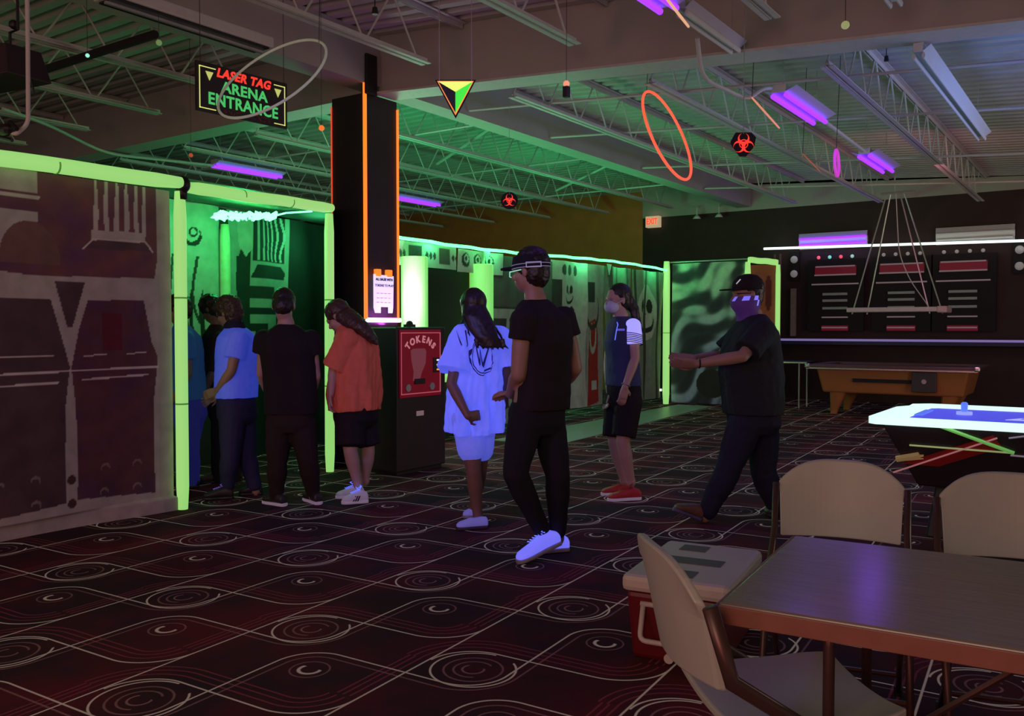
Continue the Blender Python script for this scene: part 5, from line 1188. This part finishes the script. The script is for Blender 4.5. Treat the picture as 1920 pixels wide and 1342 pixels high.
for s_ in (1, -1): tube(bm, [c+Rm @ Vector((.05, s_*.064, -.03)), c+Rm @ Vector((-.012, s_*.085, .0))], .0025, 5)
obj('mask_loop', bm, mat('pale_loop', (.6, .6, .65, 1), .7), o); eyes(o, c, J['f'], J['l'], J['u'])
sh, el, wr = J['arms'][0]; u_, v_ = frame(wr-el); bm = NB(); tube(bm, [wr+(el-wr)*.08+u_*.031*math.cos(2*PI*j/20)+v_*.031*math.sin(2*PI*j/20) for j in range(20)], .006, 6, closed=True); obj('wristwatch', bm, M['steel'], o)
redsh = mat('red_shoe', (.50, .03, .03, 1), .5, noise=.2); shoe(o, ground(q((1201, 929, -.08))), ground(q((1140, 937, -.14))), redsh, WSOLE, .98, 'red trainer', redsh, .085); shoe(o, ground(q((1188, 915, .16))), ground(q((1128, 918, .10))), redsh, WSOLE, .95, 'red trainer', redsh, .085)
# --- 4 big man reaching out ------------------------------------------------
D = 6.15
o, J = build_person(D, 'large man in dark cap and flag-print neck gaiter striding left, hands held out', 95, (1400, 552), 100, 3, (1412, 590),
    [(1412, 790), (1411, 760), (1408, 710), (1406, 660), (1412, 620), (1413, 597)], [.18, .20, .19, .20, .21, .09], [.16, .19, .20, .18, .13, .07],
    [((1432, 622, -.20), (1392, 668, -.30), (1306, 682, -.26), (LFT+Z*.05), (AW*.8+Z*.6), 1, .12), ((1396, 620, .20), (1352, 668, .22), (1300, 672, -.02), (LFT), (-AW*.8+Z*.6), -1, .15)],
    [((1398, 795, -.08), (1366, 880, -.06), (1322, 966, .02)), ((1428, 795, .10), (1432, 885, .10), (1462, 965, .22))], SK['tan'], 1.03, 1.08)
shirt(o, J, 95, [(1412, 775), (1411, 745), (1408, 700), (1407, 655), (1412, 620), (1414, 600), (1413, 590)], [.22, .22, .215, .22, .225, .14, .085], [.195, .205, .215, .195, .15, .10, .075], [(.09, .095), (.085, .09)], F['charcoal'], frac=.80, disp=.018)
trousers(o, J, 95, F['navy'], .030, None, .20, .175, (1411, 752), s=1.05, disp=.02)
bm = NB(); haircap(bm, J['c'], J['f'], J['l'], J['u'], 1.03, 1.0, .03); fuse('hair', bm, M['hair'], o, .006, .008, .02, 1)
Rm = HM(J['f'], J['l'], J['u']); c = J['c']; bm = NB()
rs = [ring(bm, c+Rm @ Vector((-.012, 0, z)), Rm.col[0], Rm.col[1], a, b, 24) for z, a, b in ((.030, .112, .095), (.06, .112, .095), (.10, .100, .086), (.13, .068, .06), (.142, .02, .02))]; skin(bm, rs)
prism(bm, [(.05, -.075), (.14, -.068), (.185, -.035), (.185, .035), (.14, .068), (.05, .075)], .010, c+Rm @ Vector((0, 0, .034)), Rm.col[0], Rm.col[1]); obj('cap', bm, F['black'], o, smooth=True)
bm = NB(); tube(bm, [c+Rm @ Vector((.10, .06, .075)), c+Rm @ Vector((.075, .075, .105))], .004, 5); obj('cap_glint', bm, glow('cap_highlight', rgb(190, 190, 190), .6), o)  # highlight on the cap, put on as a small glowing bar
def gaiter():
    bm = NB(); rs = []
    for z, a, b, dx in ((.0, .100, .090, .0), (-.03, .112, .090, .012), (-.07, .102, .086, .016), (-.11, .085, .082, .004), (-.15, .088, .090, -.01), (-.17, .095, .098, -.015)):
        rs.append(ring(bm, c+Rm @ Vector((-.005+dx, 0, z-.012)), Rm.col[0], Rm.col[1], a, b, 40))
    skin(bm, rs, False, 0)
    for f_ in bm.faces:
        p_ = Rm.inverted() @ (f_.calc_center_median()-c); th = math.atan2(p_.y, p_.x)
        if p_.z > -.062 and math.sin(th*7.5+p_.z*18) > .1: f_.material_index = 1
    return obj('neck_gaiter', bm, [mat('gaiter_dark', (.06, .03, .10, 1), .7, emit=rgb(55, 20, 90), es=.4), glow('gaiter_light', rgb(120, 110, 240), .85)], o, smooth=True)
gaiter()
bm = NB()
for s_ in (1, -1): tube(bm, [c+Rm @ Vector((.085, s_*.02, .008)), c+Rm @ Vector((.092, s_*.05, .008)), c+Rm @ Vector((-.01, s_*.086, .008))], .003, 5)
obj('glasses', bm, M['black'], o); eyes(o, c, J['f'], J['l'], J['u'])
q = J['q']; h1 = q((1312, 984, .0)); h1.z = .01; t1 = q((1262, 962, -.04)); t1.z = .09; shoe(o, h1, t1, mat('brown_shoe', (.16, .07, .05, 1), .5), mat('blue_sole', (.10, .08, .2, 1), .5), 1.06, 'brown shoe with toe raised', None, .085)
h2 = ground(q((1480, 985, .26)), .05); t2 = ground(q((1438, 1000, .18))); shoe(o, h2, t2, DSH, DSH, 1.05, None, None, .085)
bm = NB(); tube(bm, [J['arms'][0][2]+(J['arms'][0][1]-J['arms'][0][2])*.06+Z*.030*math.cos(2*PI*j/20)+AW*.030*math.sin(2*PI*j/20) for j in range(20)], .006, 6, closed=True); obj('wristband', bm, M['black'], o)
# --- 5 woman in orange t-shirt -----------------------------------------------
D = 6.95
o, J = build_person(D, 'woman in orange t-shirt and black shorts with bowed head beside the token machine', 66, (634, 594), 78, 36, (652, 612),
    [(666, 775), (667, 750), (665, 710), (664, 660), (663, 632), (656, 617)], [.16, .18, .16, .17, .17, .07], [.13, .15, .14, .14, .11, .06],
    [((652, 636, -.16), (625, 690, -.14), (621, 738, -.16), (-Z+LFT*.1), RT, 1, .4), ((668, 632, .17), (642, 700, .2), (630, 742, .1), (-Z), RT, -1, .4)],
    [((657, 785, -.06), (657, 845, -.10), (670, 905, -.05)), ((680, 785, .08), (690, 845, .06), (684, 900, .10))], SK['light'], 1.0, .98)
osh = shirt(o, J, 66, [(665, 768), (665, 740), (666, 700), (667, 655), (665, 632), (659, 617), (655, 610)], [.20, .205, .20, .19, .18, .11, .07], [.175, .18, .175, .165, .135, .09, .065], [(.082, .105), (.08, .10)], F['orange'], frac=.98, disp=.022); drape(osh, J['sp'][2], .014, 6, .75, 1.3, 2)
trousers(o, J, 66, F['black'], .040, .84, .19, .16, (666, 750), 'shorts', 1.0)
bm = NB(); haircap(bm, J['c'], J['f'], J['l'], J['u'], 1.0, 1.04, .022); q = J['q']
rs = [ring(bm, q((x, y, dd)), (RT*.75-Z*-.5).normalized(), AW, a, b, 16) for x, y, dd, a, b in ((640, 586, -.02, .08, .085), (656, 598, -.05, .08, .09), (672, 611, -.08, .072, .09), (688, 625, -.09, .055, .07), (700, 637, -.09, .035, .045), (708, 646, -.08, .012, .02))]; skin(bm, rs)
tube(bm, [q((620, 582, -.08)), q((616, 596, -.06)), q((618, 600, -.05))], [.02, .015, .008], 8)
fuse('hair', bm, M['hairbrown'], o, .006, .014, .03, 1); eyes(o, J['c'], J['f'], J['l'], J['u'])
shoe(o, ground(q((690, 930, -.10))), ground(q((641, 940, -.16))), mat('pale_trainer', (.42, .38, .42, 1), .6, emit=rgb(110, 95, 120), es=.45), WSOLE, 1.0, 'pale trainer with dark stripes and glowing laces', UVL, .085, F['black']); shoe(o, ground(q((682, 918, .14))), ground(q((630, 924, .06))), mat('pale_trainer', (.42, .38, .42, 1), .6, emit=rgb(110, 95, 120), es=.35), WSOLE, .95, 'pale trainer with glowing laces', UVL, .085)
# --- 6 man in black from behind -----------------------------------------------
D = 6.72
o, J = build_person(D, 'man in black shirt and trousers seen from behind in the arena entrance', -4, (532, 574), 8, 32, (536, 606),
    [(545, 785), (545, 755), (543, 710), (540, 660), (538, 628), (537, 610)], [.15, .17, .16, .185, .19, .08], [.11, .125, .115, .13, .105, .06],
    [((496, 636, .0), (490, 700, .04), (506, 745, .26), dirn(-10), RT, -1, .5), ((582, 638, .0), (592, 705, .04), (580, 752, .22), dirn(10), LFT, 1, .5)],
    [((524, 795, .0), (520, 868, -.02), (518, 938, .05)), ((566, 795, .0), (578, 866, .0), (588, 930, .12))], SK['light'], 1.02, 1.0)
shirt(o, J, -4, [(545, 775), (545, 745), (543, 705), (540, 660), (538, 632), (537, 616), (536, 608)], [.20, .20, .20, .21, .20, .12, .075], [.14, .14, .135, .145, .125, .09, .065], [(.08, .085), (.08, .085)], F['black'], frac=.40)
trousers(o, J, -4, F['dkbrown'], .020, None, .18, .13, (545, 752))
bm = NB(); haircap(bm, J['c'], J['f'], J['l'], J['u'], 1.02, 1.03, .02); fuse('hair', bm, M['hair'], o, .006, .008, .02, 1)
q = J['q']; shoe(o, ground(q((534, 953, -.02))), ground(q((496, 952, .12))), DSH, WSOLE, 1.0, None, glow('violet_lace', rgb(80, 55, 130), .6), .085); shoe(o, ground(q((598, 945, .04))), ground(q((574, 940, .24))), DSH, WSOLE, 1.0, None, None, .085)
# --- 7 person in blue polo ------------------------------------------------------
D = 7.05
o, J = build_person(D, 'person with messy brown hair in light blue polo and jeans at the entrance', 62, (428, 586), 70, 18, (438, 612),
    [(442, 770), (442, 745), (442, 705), (444, 655), (446, 628), (442, 615)], [.14, .16, .145, .16, .165, .07], [.11, .12, .115, .125, .10, .06],
    [((447, 634, -.14), (434, 695, -.18), (408, 732, -.12), (LFT-Z*.4), AW, 1, .5), ((436, 632, .15), (420, 700, .18), (404, 735, .15), (LFT-Z), -AW, -1, .5)],
    [((436, 780, -.06), (432, 855, -.10), (425, 922, -.02)), ((455, 780, .07), (462, 852, .05), (480, 920, .12))], SK['tan'], 1.0, 1.0)
pl = shirt(o, J, 62, [(443, 745), (443, 720), (443, 690), (445, 655), (446, 632), (443, 618), (440, 611)], [.175, .175, .170, .175, .170, .10, .07], [.14, .14, .135, .145, .12, .085, .065], [(.075, .082), (.075, .08)], F['bluepolo'], frac=.62, disp=.012, name='polo_shirt')
bm = NB(); f_ = dirn(62); l_ = Z.cross(f_); cc = J['q']((440, 611)); rs = [ring(bm, cc+Z*z, l_, f_, a, b, 20) for z, a, b in ((-.02, .095, .085), (.01, .085, .078), (.035, .072, .068))]; skin(bm, rs, False); obj('collar', bm, F['navy'], pl, smooth=True)
trousers(o, J, 62, F['jeans'], .020, None, .165, .13, (442, 742))
bm = NB(); haircap(bm, J['c'], J['f'], J['l'], J['u'], 1.0, 1.12, .016); fuse('hair', bm, M['hairbrown'], o, .006, .03, .025, 1); eyes(o, J['c'], J['f'], J['l'], J['u'])
q = J['q']; shoe(o, ground(q((438, 934, -.04))), ground(q((380, 938, -.10))), DSH, DSH, 1.0, None, glow('violet_lace', rgb(110, 85, 160), .6), .085); shoe(o, ground(q((492, 930, .14))), ground(q((448, 930, .1))), DSH, DSH, 1.0, None, None, .085)
# --- 8 dark-haired person behind --------------------------------------------------
D = 7.75
o, J = build_person(D, 'dark-haired person in dark clothes leaning forward, mostly hidden behind the blue polo', 70, (396, 580), 75, 30, (408, 606),
    [(422, 775), (421, 750), (418, 710), (412, 655), (410, 628), (409, 612)], [.13, .15, .135, .15, .15, .07], [.10, .11, .10, .11, .09, .055],
    [((404, 634, -.12), (398, 700, -.16), (384, 735, -.14), (-Z+LFT*.4), AW, 1, .3), ((408, 632, .13), (400, 695, .14), (390, 740, .12), (-Z), -AW, -1, .3)],
    [((418, 780, -.05), (412, 850, -.05), (408, 915, .0)), ((428, 780, .06), (434, 850, .05), (446, 912, .1))], SK['brown'], .97, .95)
shirt(o, J, 70, [(420, 748), (419, 715), (416, 690), (412, 655), (410, 630), (409, 616), (408, 608)], [.16, .16, .155, .16, .155, .10, .065], [.125, .125, .12, .125, .105, .08, .06], [(.068, .07), (.068, .07)], F['dkbrown'], frac=.95)
trousers(o, J, 70, F['dkbrown'], .018, None, .155, .12, (421, 748), s=.95)
bm = NB(); haircap(bm, J['c'], J['f'], J['l'], J['u'], .97, 1.10, .012); fuse('hair', bm, M['hair'], o, .006, .02, .03, 1)
q = J['q']; shoe(o, ground(q((420, 922, .0))), ground(q((368, 928, -.06))), mat('brown_shoe2', (.10, .05, .03, 1), .5), DSH, .95); shoe(o, ground(q((455, 918, .1))), ground(q((415, 918, .06))), DSH, DSH, .95)
# --- 9 person in blue behind the left tube -------------------------------------------
D = 7.5
o, J = build_person(D, 'person in blue shirt and jeans, mostly hidden behind the left entrance tube', 80, (334, 580), 85, 15, (340, 608),
    [(354, 770), (353, 745), (350, 705), (347, 655), (345, 628), (342, 613)], [.14, .16, .145, .155, .16, .07], [.11, .12, .115, .12, .10, .06],
    [((348, 634, -.14), (352, 700, -.16), (335, 735, -.16), (LFT-Z), AW, 1, .4), ((340, 634, .14), (335, 700, .16), (328, 735, .12), (LFT-Z), -AW, -1, .4)],
    [((350, 780, -.06), (356, 850, -.08), (362, 912, .0)), ((360, 780, .07), (350, 850, .05), (340, 908, .1))], SK['tan'], 1.0, 1.0)
shirt(o, J, 80, [(353, 748), (352, 720), (350, 690), (347, 655), (346, 632), (343, 618), (341, 610)], [.17, .17, .165, .17, .165, .10, .07], [.13, .13, .13, .135, .115, .085, .065], [(.072, .078), (.072, .078)], F['blueshirt'], frac=.6)
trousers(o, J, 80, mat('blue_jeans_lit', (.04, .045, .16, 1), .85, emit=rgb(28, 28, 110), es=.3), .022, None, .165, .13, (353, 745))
bm = NB(); haircap(bm, J['c'], J['f'], J['l'], J['u'], 1.0, 1.05, .02); fuse('hair', bm, M['hair'], o, .006, .012, .03, 1)
q = J['q']; shoe(o, ground(q((374, 922, .0))), ground(q((330, 926, -.06))), DSH, DSH, 1.0); shoe(o, ground(q((352, 915, .1))), ground(q((310, 918, .04))), DSH, DSH, 1.0)
